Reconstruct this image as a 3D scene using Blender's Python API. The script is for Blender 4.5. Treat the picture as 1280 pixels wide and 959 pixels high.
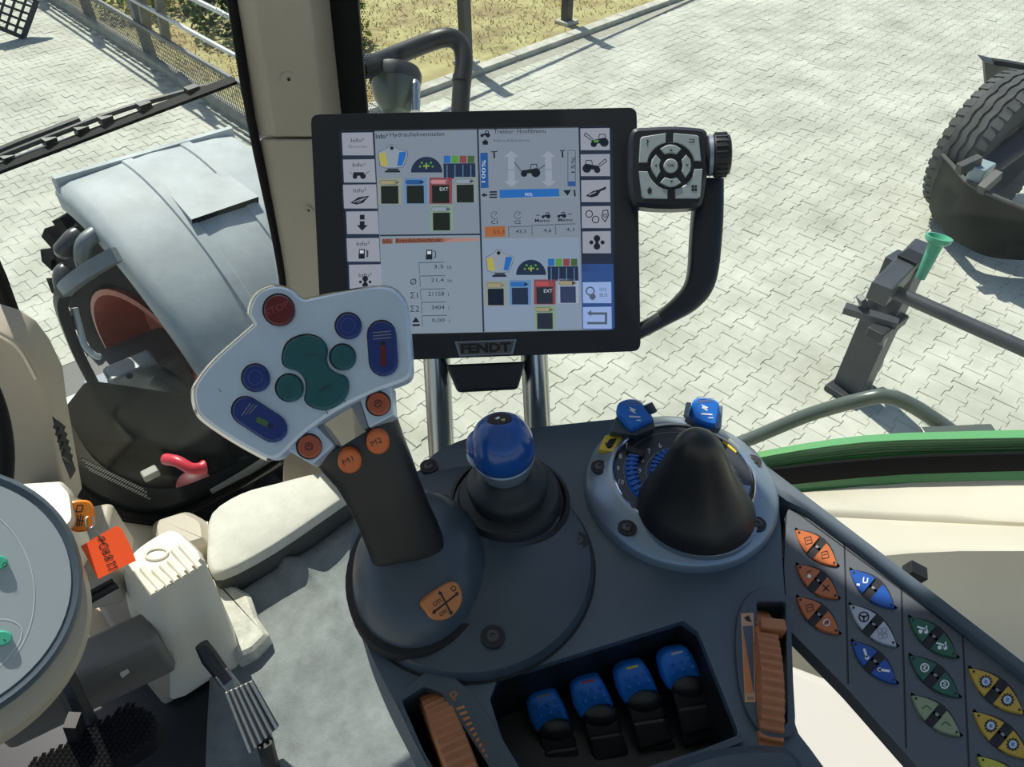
import bpy, bmesh, math, random
from mathutils import Vector, Matrix, Euler

for o in list(bpy.data.objects):
    bpy.data.objects.remove(o)
SC = bpy.context.scene
COL = SC.collection
random.seed(7)
PI = math.pi

# ------------------------------------------------------------------ camera
W, H, F = 1280.0, 959.0, 900.0
PITCH = math.radians(43.0)
EYE = Vector((0.0, 0.0, 2.9))
SP, CP = math.sin(PITCH), math.cos(PITCH)
cam = bpy.data.cameras.new('camera')
cam.sensor_fit = 'HORIZONTAL'
cam.sensor_width = 36.0
cam.lens = F / W * 36.0
cam.clip_start = 0.02
cam.clip_end = 300.0
camo = bpy.data.objects.new('camera', cam)
COL.objects.link(camo)
camo.location = EYE
camo.rotation_euler = (PI / 2 - PITCH, 0, 0)
SC.camera = camo

# ------------------------------------------------------------------ sky, sun, exposure
SUN_TRAVEL = Vector((0.33, -0.62, -0.95)).normalized()
world = bpy.data.worlds.new('sky')
SC.world = world
world.use_nodes = True
wn = world.node_tree
wn.nodes.clear()
w_out = wn.nodes.new('ShaderNodeOutputWorld')
w_bg = wn.nodes.new('ShaderNodeBackground')
w_sky = wn.nodes.new('ShaderNodeTexSky')
w_sky.sky_type = 'NISHITA'
w_sky.sun_disc = False
w_sky.sun_elevation = math.asin(-SUN_TRAVEL.z)
w_sky.sun_rotation = math.atan2(-SUN_TRAVEL.x, -SUN_TRAVEL.y)
w_sky.altitude = 50
w_sky.air_density = 1.0
w_sky.dust_density = 1.2
w_sky.ozone_density = 1.0
wn.links.new(w_sky.outputs[0], w_bg.inputs[0])
w_bg.inputs[1].default_value = 0.12
wn.links.new(w_bg.outputs[0], w_out.inputs[0])
sun_l = bpy.data.lights.new('sun', 'SUN')
sun_l.energy = 5.45
sun_l.angle = math.radians(0.6)
sun_l.color = (1.0, 0.955, 0.87)
sun = bpy.data.objects.new('sun', sun_l)
COL.objects.link(sun)
sun.location = (-6, 11, 18)
sun.rotation_euler = SUN_TRAVEL.to_track_quat('-Z', 'Y').to_euler()
SC.view_settings.view_transform = 'Standard'
SC.view_settings.look = 'None'
SC.view_settings.exposure = 0.0
SC.view_settings.gamma = 1.0
SC.view_settings.use_curve_mapping = False

# ------------------------------------------------------------------ measuring helpers
def ray(px, py):
    t = (py - H / 2) / F
    return Vector(((px - W / 2) / F, CP - t * SP, -(SP + t * CP)))
def P(px, py, d):
    return EYE + ray(px, py) * d
FW = Vector((-math.sin(math.radians(40)), math.cos(math.radians(40)), 0))   # the tractor's forward axis
RT = Vector((FW.y, -FW.x, 0))                                               # and its right
def T(u, v, z):
    return RT * u + FW * v + Vector((0, 0, z))
UP = Vector((0, 0, 1))

class Plane:
    def __init__(s, o, n, xh=None):
        s.o = Vector(o); s.n = Vector(n).normalized()
        x = Vector(xh) if xh else Vector((1, 0, 0))
        s.x = (x - s.n * x.dot(s.n)).normalized()
        s.y = s.n.cross(s.x)
    def at(s, px, py, off=0.0):
        r = ray(px, py)
        d = (s.o + s.n * off - EYE).dot(s.n) / r.dot(s.n)
        return EYE + r * d
    def depth(s, px, py, off=0.0):
        r = ray(px, py)
        return (s.o + s.n * off - EYE).dot(s.n) / r.dot(s.n)
    def circle(s, c, r, n=24, a0=0, ry=None, ang=0.0):
        ry = r if ry is None else ry
        out = []
        for i in range(n):
            a = a0 + 2 * PI * i / n
            x, y = r * math.cos(a), ry * math.sin(a)
            out.append(c + s.x * (x * math.cos(ang) - y * math.sin(ang)) + s.y * (x * math.sin(ang) + y * math.cos(ang)))
        return out
def plane3(a, b, c):
    n = (b - a).cross(c - a).normalized()
    if n.dot(EYE - a) < 0: n = -n
    return Plane(a, n, b - a)
def ZP(z):
    return Plane(Vector((0, 0, z)), Vector((0, 0, 1)))
def G(px, py, z=0.0):
    return ZP(z).at(px, py)

def smooth2(pts, n=4, closed=True):
    """Catmull-Rom through points of any dimension"""
    vs = [Vector(p) for p in pts]
    m = len(vs); out = []
    rng = range(m) if closed else range(m - 1)
    for i in rng:
        if closed:
            p0, p1, p2, p3 = vs[i - 1], vs[i], vs[(i + 1) % m], vs[(i + 2) % m]
        else:
            p0, p1, p2, p3 = vs[max(i - 1, 0)], vs[i], vs[i + 1], vs[min(i + 2, m - 1)]
        for k in range(n):
            t = k / n
            out.append(0.5 * ((2 * p1) + (p2 - p0) * t + (2 * p0 - 5 * p1 + 4 * p2 - p3) * t * t + (3 * p1 - p0 - 3 * p2 + p3) * t ** 3))
    if not closed: out.append(vs[-1])
    return out
def rounded(pts, r=0.2, n=3):
    """polygon with its corners cut round by the fraction r of the shorter side"""
    vs = [Vector(p) for p in pts]; m = len(vs); out = []
    for i in range(m):
        a, b, c = vs[i - 1], vs[i], vs[(i + 1) % m]
        l = min((a - b).length, (c - b).length) * r
        s = b + (a - b).normalized() * l; e = b + (c - b).normalized() * l
        for k in range(n + 1):
            t = k / n
            out.append(s * (1 - t) ** 2 + b * 2 * t * (1 - t) + e * t * t)
    return out

# ------------------------------------------------------------------ materials
def lin(c):
    if isinstance(c, str):
        c = c.lstrip('#'); c = [int(c[i:i + 2], 16) / 255 for i in (0, 2, 4)]
        return tuple(x / 12.92 if x <= .04045 else ((x + .055) / 1.055) ** 2.4 for x in c)
    return tuple(c)
MATS = {}
def mat(name, c, rough=0.5, metal=0.0, bump=0.0, bscale=200.0, var=0.0, vscale=6.0, emit=0.0, spec=0.5, coat=0.0, c2=None, bdist=0.002, world=False):
    if name in MATS: return MATS[name]
    m = bpy.data.materials.new(name); m.use_nodes = True
    nt = m.node_tree; b = nt.nodes['Principled BSDF']
    L = lin(c)
    b.inputs['Base Color'].default_value = (*L, 1)
    b.inputs['Roughness'].default_value = rough
    b.inputs['Metallic'].default_value = metal
    b.inputs['Specular IOR Level'].default_value = spec
    if coat: b.inputs['Coat Weight'].default_value = coat
    tc = nt.nodes.new('ShaderNodeTexCoord')
    src = tc.outputs['Object']
    if world: src = nt.nodes.new('ShaderNodeNewGeometry').outputs['Position']
    if var or c2:
        nz = nt.nodes.new('ShaderNodeTexNoise'); nz.inputs['Scale'].default_value = vscale
        nz.inputs['Detail'].default_value = 6; nz.inputs['Roughness'].default_value = .65
        nt.links.new(src, nz.inputs['Vector'])
        cr = nt.nodes.new('ShaderNodeValToRGB')
        A = tuple(max(0, x * (1 - var)) for x in L); B = tuple(min(1, x * (1 + var)) for x in (lin(c2) if c2 else L))
        cr.color_ramp.elements[0].position = .32; cr.color_ramp.elements[0].color = (*A, 1)
        cr.color_ramp.elements[1].position = .68; cr.color_ramp.elements[1].color = (*B, 1)
        nt.links.new(nz.outputs[0], cr.inputs[0]); nt.links.new(cr.outputs[0], b.inputs['Base Color'])
    if bump:
        nb = nt.nodes.new('ShaderNodeTexNoise'); nb.inputs['Scale'].default_value = bscale; nb.inputs['Detail'].default_value = 3
        nt.links.new(tc.outputs['Object'], nb.inputs['Vector'])
        bp = nt.nodes.new('ShaderNodeBump'); bp.inputs['Strength'].default_value = bump; bp.inputs['Distance'].default_value = bdist
        nt.links.new(nb.outputs[0], bp.inputs['Height']); nt.links.new(bp.outputs[0], b.inputs['Normal'])
    if emit:
        b.inputs['Emission Color'].default_value = (*L, 1); b.inputs['Emission Strength'].default_value = emit
    MATS[name] = m
    return m
def glass_mat(name, tint, gloss=0.05, haze=0.03, hazecol=(.8, .85, .85)):
    m = bpy.data.materials.new(name); m.use_nodes = True
    nt = m.node_tree; nt.nodes.clear()
    out = nt.nodes.new('ShaderNodeOutputMaterial')
    tr = nt.nodes.new('ShaderNodeBsdfTransparent'); tr.inputs[0].default_value = (*tint, 1)
    gl = nt.nodes.new('ShaderNodeBsdfGlossy'); gl.inputs['Roughness'].default_value = .01
    df = nt.nodes.new('ShaderNodeBsdfDiffuse'); df.inputs[0].default_value = (*hazecol, 1)
    tc = nt.nodes.new('ShaderNodeTexCoord'); nz = nt.nodes.new('ShaderNodeTexNoise')
    nz.inputs['Scale'].default_value = 5; nz.inputs['Detail'].default_value = 8; nz.inputs['Roughness'].default_value = .7
    nt.links.new(tc.outputs['Object'], nz.inputs['Vector'])
    mr = nt.nodes.new('ShaderNodeMapRange'); mr.inputs[1].default_value = .35; mr.inputs[2].default_value = .75
    mr.inputs[3].default_value = haze * .4; mr.inputs[4].default_value = haze * 1.6
    nt.links.new(nz.outputs[0], mr.inputs[0])
    m1 = nt.nodes.new('ShaderNodeMixShader'); nt.links.new(mr.outputs[0], m1.inputs[0])
    nt.links.new(tr.outputs[0], m1.inputs[1]); nt.links.new(df.outputs[0], m1.inputs[2])
    lw = nt.nodes.new('ShaderNodeLayerWeight'); lw.inputs[0].default_value = .5
    pw = nt.nodes.new('ShaderNodeMath'); pw.operation = 'POWER'; pw.inputs[1].default_value = 5; nt.links.new(lw.outputs['Facing'], pw.inputs[0])
    ml = nt.nodes.new('ShaderNodeMath'); ml.operation = 'MULTIPLY_ADD'; ml.inputs[1].default_value = .7; ml.inputs[2].default_value = gloss * .5; nt.links.new(pw.outputs[0], ml.inputs[0])
    m2 = nt.nodes.new('ShaderNodeMixShader'); nt.links.new(ml.outputs[0], m2.inputs[0])
    nt.links.new(m1.outputs[0], m2.inputs[1]); nt.links.new(gl.outputs[0], m2.inputs[2])
    nt.links.new(m2.outputs[0], out.inputs[0])
    MATS[name] = m
    return m

M_CONSOLE = mat('console plastic', (.072, .103, .134), .42, bump=.25, bscale=900, bdist=.0004, var=.10, vscale=9)
M_CONSOLE2 = mat('console plastic smooth', (.054, .075, .097), .35, var=.1, vscale=12)
M_BLACK = mat('black plastic', (.012, .013, .015), .45, bump=.15, bscale=700, bdist=.0004)
M_RUBBER = mat('black rubber', (.007, .007, .008), .75, spec=.25, bump=.2, bscale=300, bdist=.0006)
M_HOUSING = mat('display housing plastic', (.014, .017, .024), .38, bump=.2, bscale=900, bdist=.0003)
M_BEIGE = mat('beige trim plastic', (.45, .40, .315), .55, bump=.2, bscale=700, bdist=.0004, var=.05)
M_BEIGE2 = mat('pale beige plastic', (.78, .72, .59), .5, bump=.15, bscale=700, bdist=.0004, var=.04)
M_SILVER = mat('silver painted plastic', (.25, .32, .40), .32, metal=.5, bump=.05, bscale=900, bdist=.0003)
M_WHITEP = mat('silver white joystick panel', (.55, .66, .80), .28, metal=.2, var=.04, vscale=20)
M_STEEL = mat('bright steel tube', (.55, .57, .58), .25, metal=1.0)
M_CHROME = mat('chrome', (.7, .71, .72), .12, metal=1.0)
M_BLUE = mat('glossy blue plastic', (.006, .075, .33), .25, coat=.3)
M_BLUE2 = mat('blue lever cap', (.006, .15, .60), .42)
M_NAVY = mat('navy button', (.008, .030, .19), .38)
M_TEAL = mat('teal button rubber', (.007, .095, .11), .45)
M_RED = mat('dark red button', (.12, .008, .013), .35)
M_ORANGEB = mat('orange button', (.62, .14, .03), .42)
M_ORANGED = mat('dull orange button', (.40, .085, .04), .42)
M_ORANGEW = mat('brownish orange wheel', (.42, .165, .07), .5, var=.1, vscale=60)
M_ORANGEL = mat('orange print', (.58, .20, .055), .5)
M_ORANGET = mat('bright orange tag', (.95, .10, .015), .5, var=.05)
M_INK = mat('black ink', (.012, .012, .014), .6)
M_INKW = mat('white print', (.72, .76, .78), .5)
M_INKG = mat('grey print', (.22, .24, .26), .5)
M_YELLOWP = mat('yellow print', (.70, .52, .05), .5)
M_MAT = mat('grey floor mat', (.215, .235, .235), .9, bump=.6, bscale=500, bdist=.002, var=.22, vscale=25)
M_GREEN = mat('green body paint', (.085, .30, .10), .3, coat=.5)
M_FENDER = mat('grey fender plastic', (.45, .49, .495), .55, spec=.25, bump=.15, bscale=120, bdist=.001, var=.16, vscale=5)
M_TYRE = mat('tyre rubber', (.009, .009, .010), .85, spec=.15, bump=.08, bscale=120, bdist=.002, var=.3, vscale=8)
M_TYREG = mat('dusty tyre rubber', (.075, .08, .08), .85, bump=.3, bscale=120, bdist=.002, var=.35, vscale=7)
M_RIM = mat('red wheel paint', (.36, .05, .03), .4, var=.2, vscale=7)
M_REDP = mat('red steel paint', (.6, .03, .05), .35)
M_DARKSTEEL = mat('dark painted steel', (.035, .038, .042), .45, var=.25, vscale=9)
M_GREYSTEEL = mat('grey steel', (.22, .24, .24), .4, metal=.4, var=.2, vscale=7)
M_PALE = mat('pale grey paint', (.52, .56, .56), .4, var=.12, vscale=9)
M_GLASS = glass_mat('cab glass', (.94, .965, .945), gloss=.025, haze=.011)
M_KEY = mat('grey keypad key', (.33, .38, .39), .45)
M_TUBE = mat('grey green rail paint', (.12, .145, .13), .3, metal=.3, var=.1)
M_GREENCAP = mat('green plastic funnel', (.10, .42, .26), .35)

# ------------------------------------------------------------------ building helpers
WLOC = {}
def tag(o, label=None, cat=None, group=None, kind=None):
    if label: o['label'] = label
    if cat: o['category'] = cat
    if group: o['group'] = group
    if kind: o['kind'] = kind
    return o
def thing(name, label, cat, loc=(0, 0, 0), group=None, kind=None):
    o = bpy.data.objects.new(name, None); COL.objects.link(o)
    o.empty_display_size = .02
    o.location = loc; WLOC[o] = Vector(loc)
    return tag(o, label, cat, group, kind)

class MB:
    """collects shapes in world coordinates; build() links them as ONE mesh object"""
    def __init__(s):
        s.v = []; s.f = []; s.m = []; s.cur = 0; s.mats = []
    def use(s, m):
        if m not in s.mats: s.mats.append(m)
        s.cur = s.mats.index(m); return s
    def add(s, vs, fs):
        k = len(s.v); s.v += [Vector(x) for x in vs]
        for q in fs:
            s.f.append([k + i for i in q]); s.m.append(s.cur)
        return s
    def poly(s, pts):
        return s.add(pts, [list(range(len(pts)))])
    def prism(s, top, down):
        """solid: outline top, pushed along the vector down"""
        n = len(top); d = Vector(down)
        nrm = Vector((0, 0, 0))
        for i in range(n):
            a, b = Vector(top[i]), Vector(top[(i + 1) % n]); nrm += a.cross(b)
        tp = list(top)
        if nrm.dot(d) > 0: tp.reverse()
        vs = [Vector(p) for p in tp] + [Vector(p) + d for p in tp]
        fs = [list(range(n)), list(range(2 * n - 1, n - 1, -1))]
        fs += [[i, n + i, n + (i + 1) % n, (i + 1) % n] for i in range(n)]
        return s.add(vs, fs)
    def loft(s, rings, cap0=True, cap1=True, closed=True):
        n = len(rings[0]); vs = [p for r in rings for p in r]; fs = []
        for k in range(len(rings) - 1):
            for i in range(n if closed else n - 1):
                j = (i + 1) % n
                fs.append([k * n + i, k * n + j, (k + 1) * n + j, (k + 1) * n + i])
        if cap0: fs.append(list(range(n - 1, -1, -1)))
        if cap1: fs.append([(len(rings) - 1) * n + i for i in range(n)])
        return s.add(vs, fs)
    def pad(s, top, n, h, bev=0.0):
        """raised pad: outline (points on its top), normal n, height h, chamfered rim"""
        nn = Vector(n).normalized()
        c = sum((Vector(p) for p in top), Vector()) / len(top)
        nrm = Vector((0, 0, 0))
        for i in range(len(top)):
            nrm += (Vector(top[i]) - c).cross(Vector(top[(i + 1) % len(top)]) - c)
        tp = [Vector(p) for p in top]
        if nrm.dot(nn) < 0: tp.reverse()
        m = len(tp); inner = []
        for i in range(m):
            a, b, d = tp[i - 1], tp[i], tp[(i + 1) % m]
            e1 = (b - a); e2 = (d - b)
            t = (e1.normalized() + e2.normalized())
            t = t.normalized() if t.length > 1e-6 else e1.normalized()
            inner.append(b + nn.cross(t) * bev)
        rings = [[p - nn * h for p in tp], [p - nn * bev for p in tp], inner] if bev > 0 else [[p - nn * h for p in tp], tp]
        return s.loft(rings)
    def tube(s, path, r, n=12, cap=True, up=None):
        pts = [Vector(p) for p in path]; m = len(pts); rings = []
        rr = r if isinstance(r, (list, tuple)) else [r] * m
        ref = Vector(up) if up else Vector((0.3, 0.2, 1)).normalized()
        tprev = (pts[1] - pts[0]).normalized()
        nx = ref - tprev * ref.dot(tprev)
        if nx.length < .05: nx = Vector((1, 0, 0)) - tprev * tprev.x
        nx.normalize()
        for i in range(m):
            if i == 0: t = pts[1] - pts[0]
            elif i == m - 1: t = pts[-1] - pts[-2]
            else: t = (pts[i + 1] - pts[i]).normalized() + (pts[i] - pts[i - 1]).normalized()
            t.normalize()
            nx = (nx - t * nx.dot(t)).normalized()
            ny = t.cross(nx)
            rings.append([pts[i] + (nx * math.cos(2 * PI * k / n) + ny * math.sin(2 * PI * k / n)) * rr[i] for k in range(n)])
        return s.loft(rings, cap, cap)
    def lathe(s, c, axis, prof, n=32, cap0=True, cap1=True, xh=None):
        """prof: list of (radius, height) along axis"""
        pl = Plane(c, axis, xh)
        rings = [pl.circle(Vector(c) + pl.n * h, r, n) for r, h in prof]
        return s.loft(rings, cap0, cap1)
    def box(s, c, x, y, z):
        """box about c; x, y, z are half-extent vectors"""
        c, x, y, z = Vector(c), Vector(x), Vector(y), Vector(z)
        if x.cross(y).dot(z) < 0: x = -x
        vs = [c + x * i + y * j + z * k for k in (-1, 1) for j in (-1, 1) for i in (-1, 1)]
        return s.add(vs, [[0, 2, 3, 1], [4, 5, 7, 6], [0, 1, 5, 4], [2, 6, 7, 3], [0, 4, 6, 2], [1, 3, 7, 5]])
    def bar(s, a, b, w, h, up=UP):
        """square bar from a to b"""
        a, b = Vector(a), Vector(b); d = b - a
        x = d.cross(Vector(up)).normalized(); y = x.cross(d).normalized()
        return s.box((a + b) / 2, d / 2, x * w / 2, y * h / 2)
    def ball(s, c, rx, ry, rz, nu=20, nv=10, axes=None):
        ax = axes or (Vector((1, 0, 0)), Vector((0, 1, 0)), Vector((0, 0, 1)))
        rings = []
        for j in range(nv + 1):
            b = -PI / 2 + PI * j / nv
            b = max(-1.5, min(1.5, b))
            rings.append([Vector(c) + ax[0] * (rx * math.cos(b) * math.cos(2 * PI * i / nu)) + ax[1] * (ry * math.cos(b) * math.sin(2 * PI * i / nu)) + ax[2] * (rz * math.sin(b)) for i in range(nu)])
        return s.loft(rings)
    def build(s, name, m=None, parent=None, smooth=32, bevel=0.0, segs=2, label=None, sub=0, kind=None, solid=0):
        me = bpy.data.meshes.new(name)
        off = WLOC.get(parent, Vector()) if parent else Vector()
        loc = Vector()
        if parent is None and s.v:
            lo = Vector([min(p[i] for p in s.v) for i in range(3)]); hi = Vector([max(p[i] for p in s.v) for i in range(3)])
            loc = Vector(((lo.x + hi.x) / 2, (lo.y + hi.y) / 2, lo.z)); off = loc
        me.from_pydata([p - off for p in s.v], [], s.f)
        if m is not None and not s.mats: me.materials.append(m)
        for q in s.mats: me.materials.append(q)
        if s.mats:
            me.polygons.foreach_set('material_index', s.m)
        me.validate(); me.update()
        if smooth:
            me.shade_smooth(); me.set_sharp_from_angle(angle=math.radians(smooth))
        o = bpy.data.objects.new(name, me); COL.objects.link(o)
        o.location = loc
        if parent: o.parent = parent
        WLOC[o] = Vector(off)
        if parent is None: WLOC[o] = loc
        if bevel:
            b = o.modifiers.new('bevel', 'BEVEL'); b.width = bevel; b.segments = segs; b.limit_method = 'ANGLE'; b.angle_limit = math.radians(40); b.harden_normals = True
        if sub:
            q = o.modifiers.new('subdivision', 'SUBSURF'); q.levels = sub; q.render_levels = sub
        if label: o['label'] = label
        if kind: o['kind'] = kind
        return o

def slab(outer, holes, n, thick, name, m, parent=None, bevel=0.0, segs=3, smooth=32):
    """flat solid with holes: outlines given as points on the top face"""
    bm = bmesh.new(); nn = Vector(n).normalized(); loops = []
    for lp in [outer] + list(holes):
        vs = [bm.verts.new(p) for p in lp]
        loops.append(vs)
        for i in range(len(vs)): bm.edges.new((vs[i], vs[(i + 1) % len(vs)]))
    bmesh.ops.triangle_fill(bm, use_beauty=True, use_dissolve=False, edges=bm.edges[:], normal=nn)
    for f in bm.faces:
        f.normal_update()
        if f.normal.dot(nn) < 0: f.normal_flip()
    top = bm.faces[:]
    vmap = {}
    for v in list(bm.verts): vmap[v] = bm.verts.new(v.co - nn * thick)
    for f in top:
        bm.faces.new([vmap[v] for v in reversed(f.verts)])
    for vs in loops:
        for i in range(len(vs)):
            a, b = vs[i], vs[(i + 1) % len(vs)]
            try: bm.faces.new((a, vmap[a], vmap[b], b))
            except ValueError: pass
    bmesh.ops.recalc_face_normals(bm, faces=bm.faces[:])
    mb = MB()
    bm.verts.index_update()
    mb.v = [v.co.copy() for v in bm.verts]; mb.f = [[v.index for v in f.verts] for f in bm.faces]; mb.m = [0] * len(mb.f)
    bm.free()
    return mb.build(name, m, parent, smooth=smooth, bevel=bevel, segs=segs)

_txt = {}
def text_mesh(s, bold=0.0):
    k = (s, bold)
    if k not in _txt:
        cu = bpy.data.curves.new('lettering', 'FONT'); cu.body = s; cu.size = 1.0; cu.resolution_u = 2; cu.offset = bold
        ob = bpy.data.objects.new('lettering', cu)
        me = bpy.data.meshes.new_from_object(ob)
        vs = [v.co.copy() for v in me.vertices]; fs = [list(p.vertices) for p in me.polygons]
        bpy.data.objects.remove(ob); bpy.data.curves.remove(cu); bpy.data.meshes.remove(me)
        x0 = min(v.x for v in vs); x1 = max(v.x for v in vs); y0 = min(v.y for v in vs); y1 = max(v.y for v in vs)
        _txt[k] = ([(v.x - x0, v.y - y0) for v in vs], fs, x1 - x0, y1 - y0)
    return _txt[k]

class Pen:
    """flat print on a plane, measured in the photograph's pixels; every stroke is real, hair-thin geometry"""
    def __init__(s, pl, off=0.0003):
        s.pl = pl; s.off = off; s.mb = MB(); s.k = 0
    def lay(s, d): s.k = d; return s
    def at(s, x, y): return s.pl.at(x, y, s.off + s.k * .00012)
    def _face(s, pts):
        n = Vector()
        for i in range(len(pts)): n += pts[i].cross(pts[(i + 1) % len(pts)])
        if n.dot(s.pl.n) < 0: pts = pts[::-1]
        s.mb.poly(pts)
    def poly(s, m, pts):
        s.mb.use(m); s._face([s.at(*p) for p in pts]); return s
    def rect(s, m, x0, y0, x1, y1, sk=0.0, sky=0.0):
        """sk: pixels x shifts per pixel of y; sky: pixels y shifts per pixel of x"""
        return s.poly(m, [(x0, y0), (x1, y0 + (x1 - x0) * sky), (x1 + (y1 - y0) * sk, y1 + (x1 - x0) * sky), (x0 + (y1 - y0) * sk, y1)])
    def line(s, m, x0, y0, x1, y1, w=1.0):
        dx, dy = x1 - x0, y1 - y0; l = math.hypot(dx, dy) or 1
        nx, ny = -dy / l * w / 2, dx / l * w / 2
        return s.poly(m, [(x0 + nx, y0 + ny), (x1 + nx, y1 + ny), (x1 - nx, y1 - ny), (x0 - nx, y0 - ny)])
    def frame(s, m, x0, y0, x1, y1, w=1.0):
        for q in ((x0, y0, x1, y0), (x1, y0, x1, y1), (x1, y1, x0, y1), (x0, y1, x0, y0)): s.line(m, *q, w)
        return s
    def path(s, m, pts, w=1.0, closed=False):
        for i in range(len(pts) - (0 if closed else 1)):
            a, b = pts[i], pts[(i + 1) % len(pts)]; s.line(m, a[0], a[1], b[0], b[1], w)
        return s
    def disc(s, m, x, y, r, ry=None, n=14, a0=0, a1=2 * PI):
        ry = r if ry is None else ry
        full = abs(a1 - a0 - 2 * PI) < 1e-6
        k = n if full else n + 1
        return s.poly(m, [(x + r * math.cos(a0 + (a1 - a0) * i / n), y + ry * math.sin(a0 + (a1 - a0) * i / n)) for i in range(k)])
    def ring(s, m, x, y, r, w=1.0, n=14, a0=0, a1=2 * PI):
        pts = [(x + r * math.cos(a0 + (a1 - a0) * i / n), y + r * math.sin(a0 + (a1 - a0) * i / n)) for i in range(n + 1)]
        return s.path(m, pts, w)
    def text(s, m, t, x, y, h, ang=0.0, wmax=None, bold=0.0, sk=0.0):
        """baseline start (x, y), letter height h pixels, ang degrees clockwise, optional width"""
        vs, fs, w0, h0 = text_mesh(t, bold)
        sc = h / h0; sx = (wmax / w0) if wmax else sc
        ca, sa = math.cos(math.radians(ang)), math.sin(math.radians(ang))
        s.mb.use(m)
        pts = []
        for vx, vy in vs:
            X = vx * sx + vy * sc * sk; Y = -vy * sc
            pts.append(s.at(x + X * ca - Y * sa, y + X * sa + Y * ca))
        a = Vector()
        if fs:
            q = fs[0]
            for i in range(len(q)): a += pts[q[i]].cross(pts[q[(i + 1) % len(q)]])
        s.mb.add(pts, [f if a.dot(s.pl.n) >= 0 else f[::-1] for f in fs])
        return s
    def build(s, name, parent, **k):
        return s.mb.build(name, None, parent, smooth=0, **k)
# ================================================================== THE YARD OUTSIDE
kA, kB = G(600, 93, 0), G(800, 19, 0)
KD = (kB - kA).normalized()                       # along the kerb
KN = Vector((KD.y, -KD.x, 0))                     # towards the tractor
if KN.dot(-kA) < 0: KN = -KN

fA, fB = G(130, 40, 0), G(236, 108, 0)
FD = (fB - fA).normalized(); FL = (fB - fA).length
FN = Vector((-FD.y, FD.x, 0))
if FN.dot(fA) < 0: FN = -FN
# where the fence line meets the kerb line: the corner of the yard
_d = FD.x * -KD.y + FD.y * KD.x
_w = kA - fA
S_END = (_w.x * -KD.y + _w.y * KD.x) / _d
K_START = (fA + FD * S_END - kA).dot(KD)
# ---- paved yard: interlocking double-T concrete stones laid in shifted rows
M_PAVE = mat('concrete paving stone', (.45, .455, .375), .85, bump=.35, bscale=160, bdist=.0015, var=.16, vscale=1.7, c2=(.53, .535, .46), world=True)
M_SAND = mat('joint sand', (.37, .365, .295), .95, var=.15, vscale=9, world=True)
yard = MB().poly([Vector((-30, -25, -.006)), Vector((45, -25, -.006)), Vector((45, 60, -.006)), Vector((-30, 60, -.006))]).build('ground', M_SAND, smooth=0, kind='structure')
yard['label'] = 'pale paved yard of interlocking concrete stones around the tractor'
def stone_mesh():
    o = []
    K_ = .80
    half = [(a * K_, b * K_) for a, b in ((.0988, .0815), (.061, .0815), (.038, .0568), (-.038, .0568), (-.061, .0815), (-.0988, .0815))]
    o = [(a, b) for a, b in half] + [(-a, -b) for a, b in half]
    ins = [(a * .965, b * .955) for a, b in o]
    return o, ins
SO, SI = stone_mesh()
def stone_rings(c, dz, tx, ty):
    def w(p, z): return c + KD * p[0] + KN * p[1] + Vector((0, 0, z + dz + tx * p[0] + ty * p[1]))
    return [w(p, -.02) for p in SO], [w(p, -.0035) for p in SO], [w(p, 0) for p in SI]
def inpoly(x, y, pg):
    c = False
    for i in range(len(pg)):
        (x1, y1), (x2, y2) = pg[i], pg[i - 1]
        if (y1 > y) != (y2 > y) and x < (x2 - x1) * (y - y1) / (y2 - y1) + x1: c = not c
    return c
def project(p):
    d = p - EYE
    z = d.y * CP - d.z * SP
    if z < .2: return None
    return (W / 2 + F * d.x / z, H / 2 - F * (d.y * SP + d.z * CP) / z, z)
SEEN = [[(800, 145), (1160, 60), (1280, 300), (1280, 540), (1110, 490), (930, 540), (800, 520), (815, 410), (880, 360), (885, 270), (800, 255)],
        [(700, 455), (790, 445), (790, 500), (690, 520)], [(0, 30), (280, 120), (70, 235), (80, 310), (90, 450), (130, 540), (0, 350)], [(600, 130), (860, 0), (1280, 0), (1150, 300), (800, 150)]]
cands = []
for i in range(-120, 165):
    for j in range(-120, 150):
        c = KD * ((i + .5 * (j % 2)) * .16) + KN * (j * -.112)
        if (c - kA).dot(KN) < .20 and (c - fA).dot(FN) > -.1: continue
        if c.length > 13.5: continue
        q = project(c)
        if q is None or not (-500 < q[0] < 1780 and -60 < q[1] < 1100): continue
        seen = any(inpoly(q[0], q[1], s) for s in SEEN)
        cands.append((q[2] if seen else q[2] + 100, c))
cands.sort(key=lambda t: t[0])
SFACES = [list(range(24, 36))] + [[k * 12 + i, k * 12 + (i + 1) % 12, (k + 1) * 12 + (i + 1) % 12, (k + 1) * 12 + i] for k in range(2) for i in range(12)]
def rnd_stone():
    return random.gauss(0, .0012), random.gauss(0, .012), random.gauss(0, .012)
sm = bpy.data.meshes.new('paving_stone')
flip = Plane(Vector(), UP).n.dot(KD.cross(KN)) < 0
r0 = stone_rings(Vector(), 0, 0, 0)
sm.from_pydata([p for r in r0 for p in r], [], [f[::-1] if flip else f for f in SFACES]); sm.materials.append(M_PAVE); sm.validate(); sm.update()
for d, c in cands[:300]:
    o = bpy.data.objects.new('paving_stone', sm); COL.objects.link(o); o.parent = yard
    dz, tx, ty = rnd_stone()
    o.location = c - WLOC[yard] + Vector((0, 0, dz))
    o.rotation_euler = (tx, ty, 0)
vs = []; fs = []
for d, c in cands[300:]:
    k = len(vs)
    for r in stone_rings(c, *rnd_stone()): vs += r
    fs += [[k + q for q in (f[::-1] if flip else f)] for f in SFACES]
rest = MB(); rest.v = vs; rest.f = fs; rest.m = [0] * len(fs)
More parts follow.
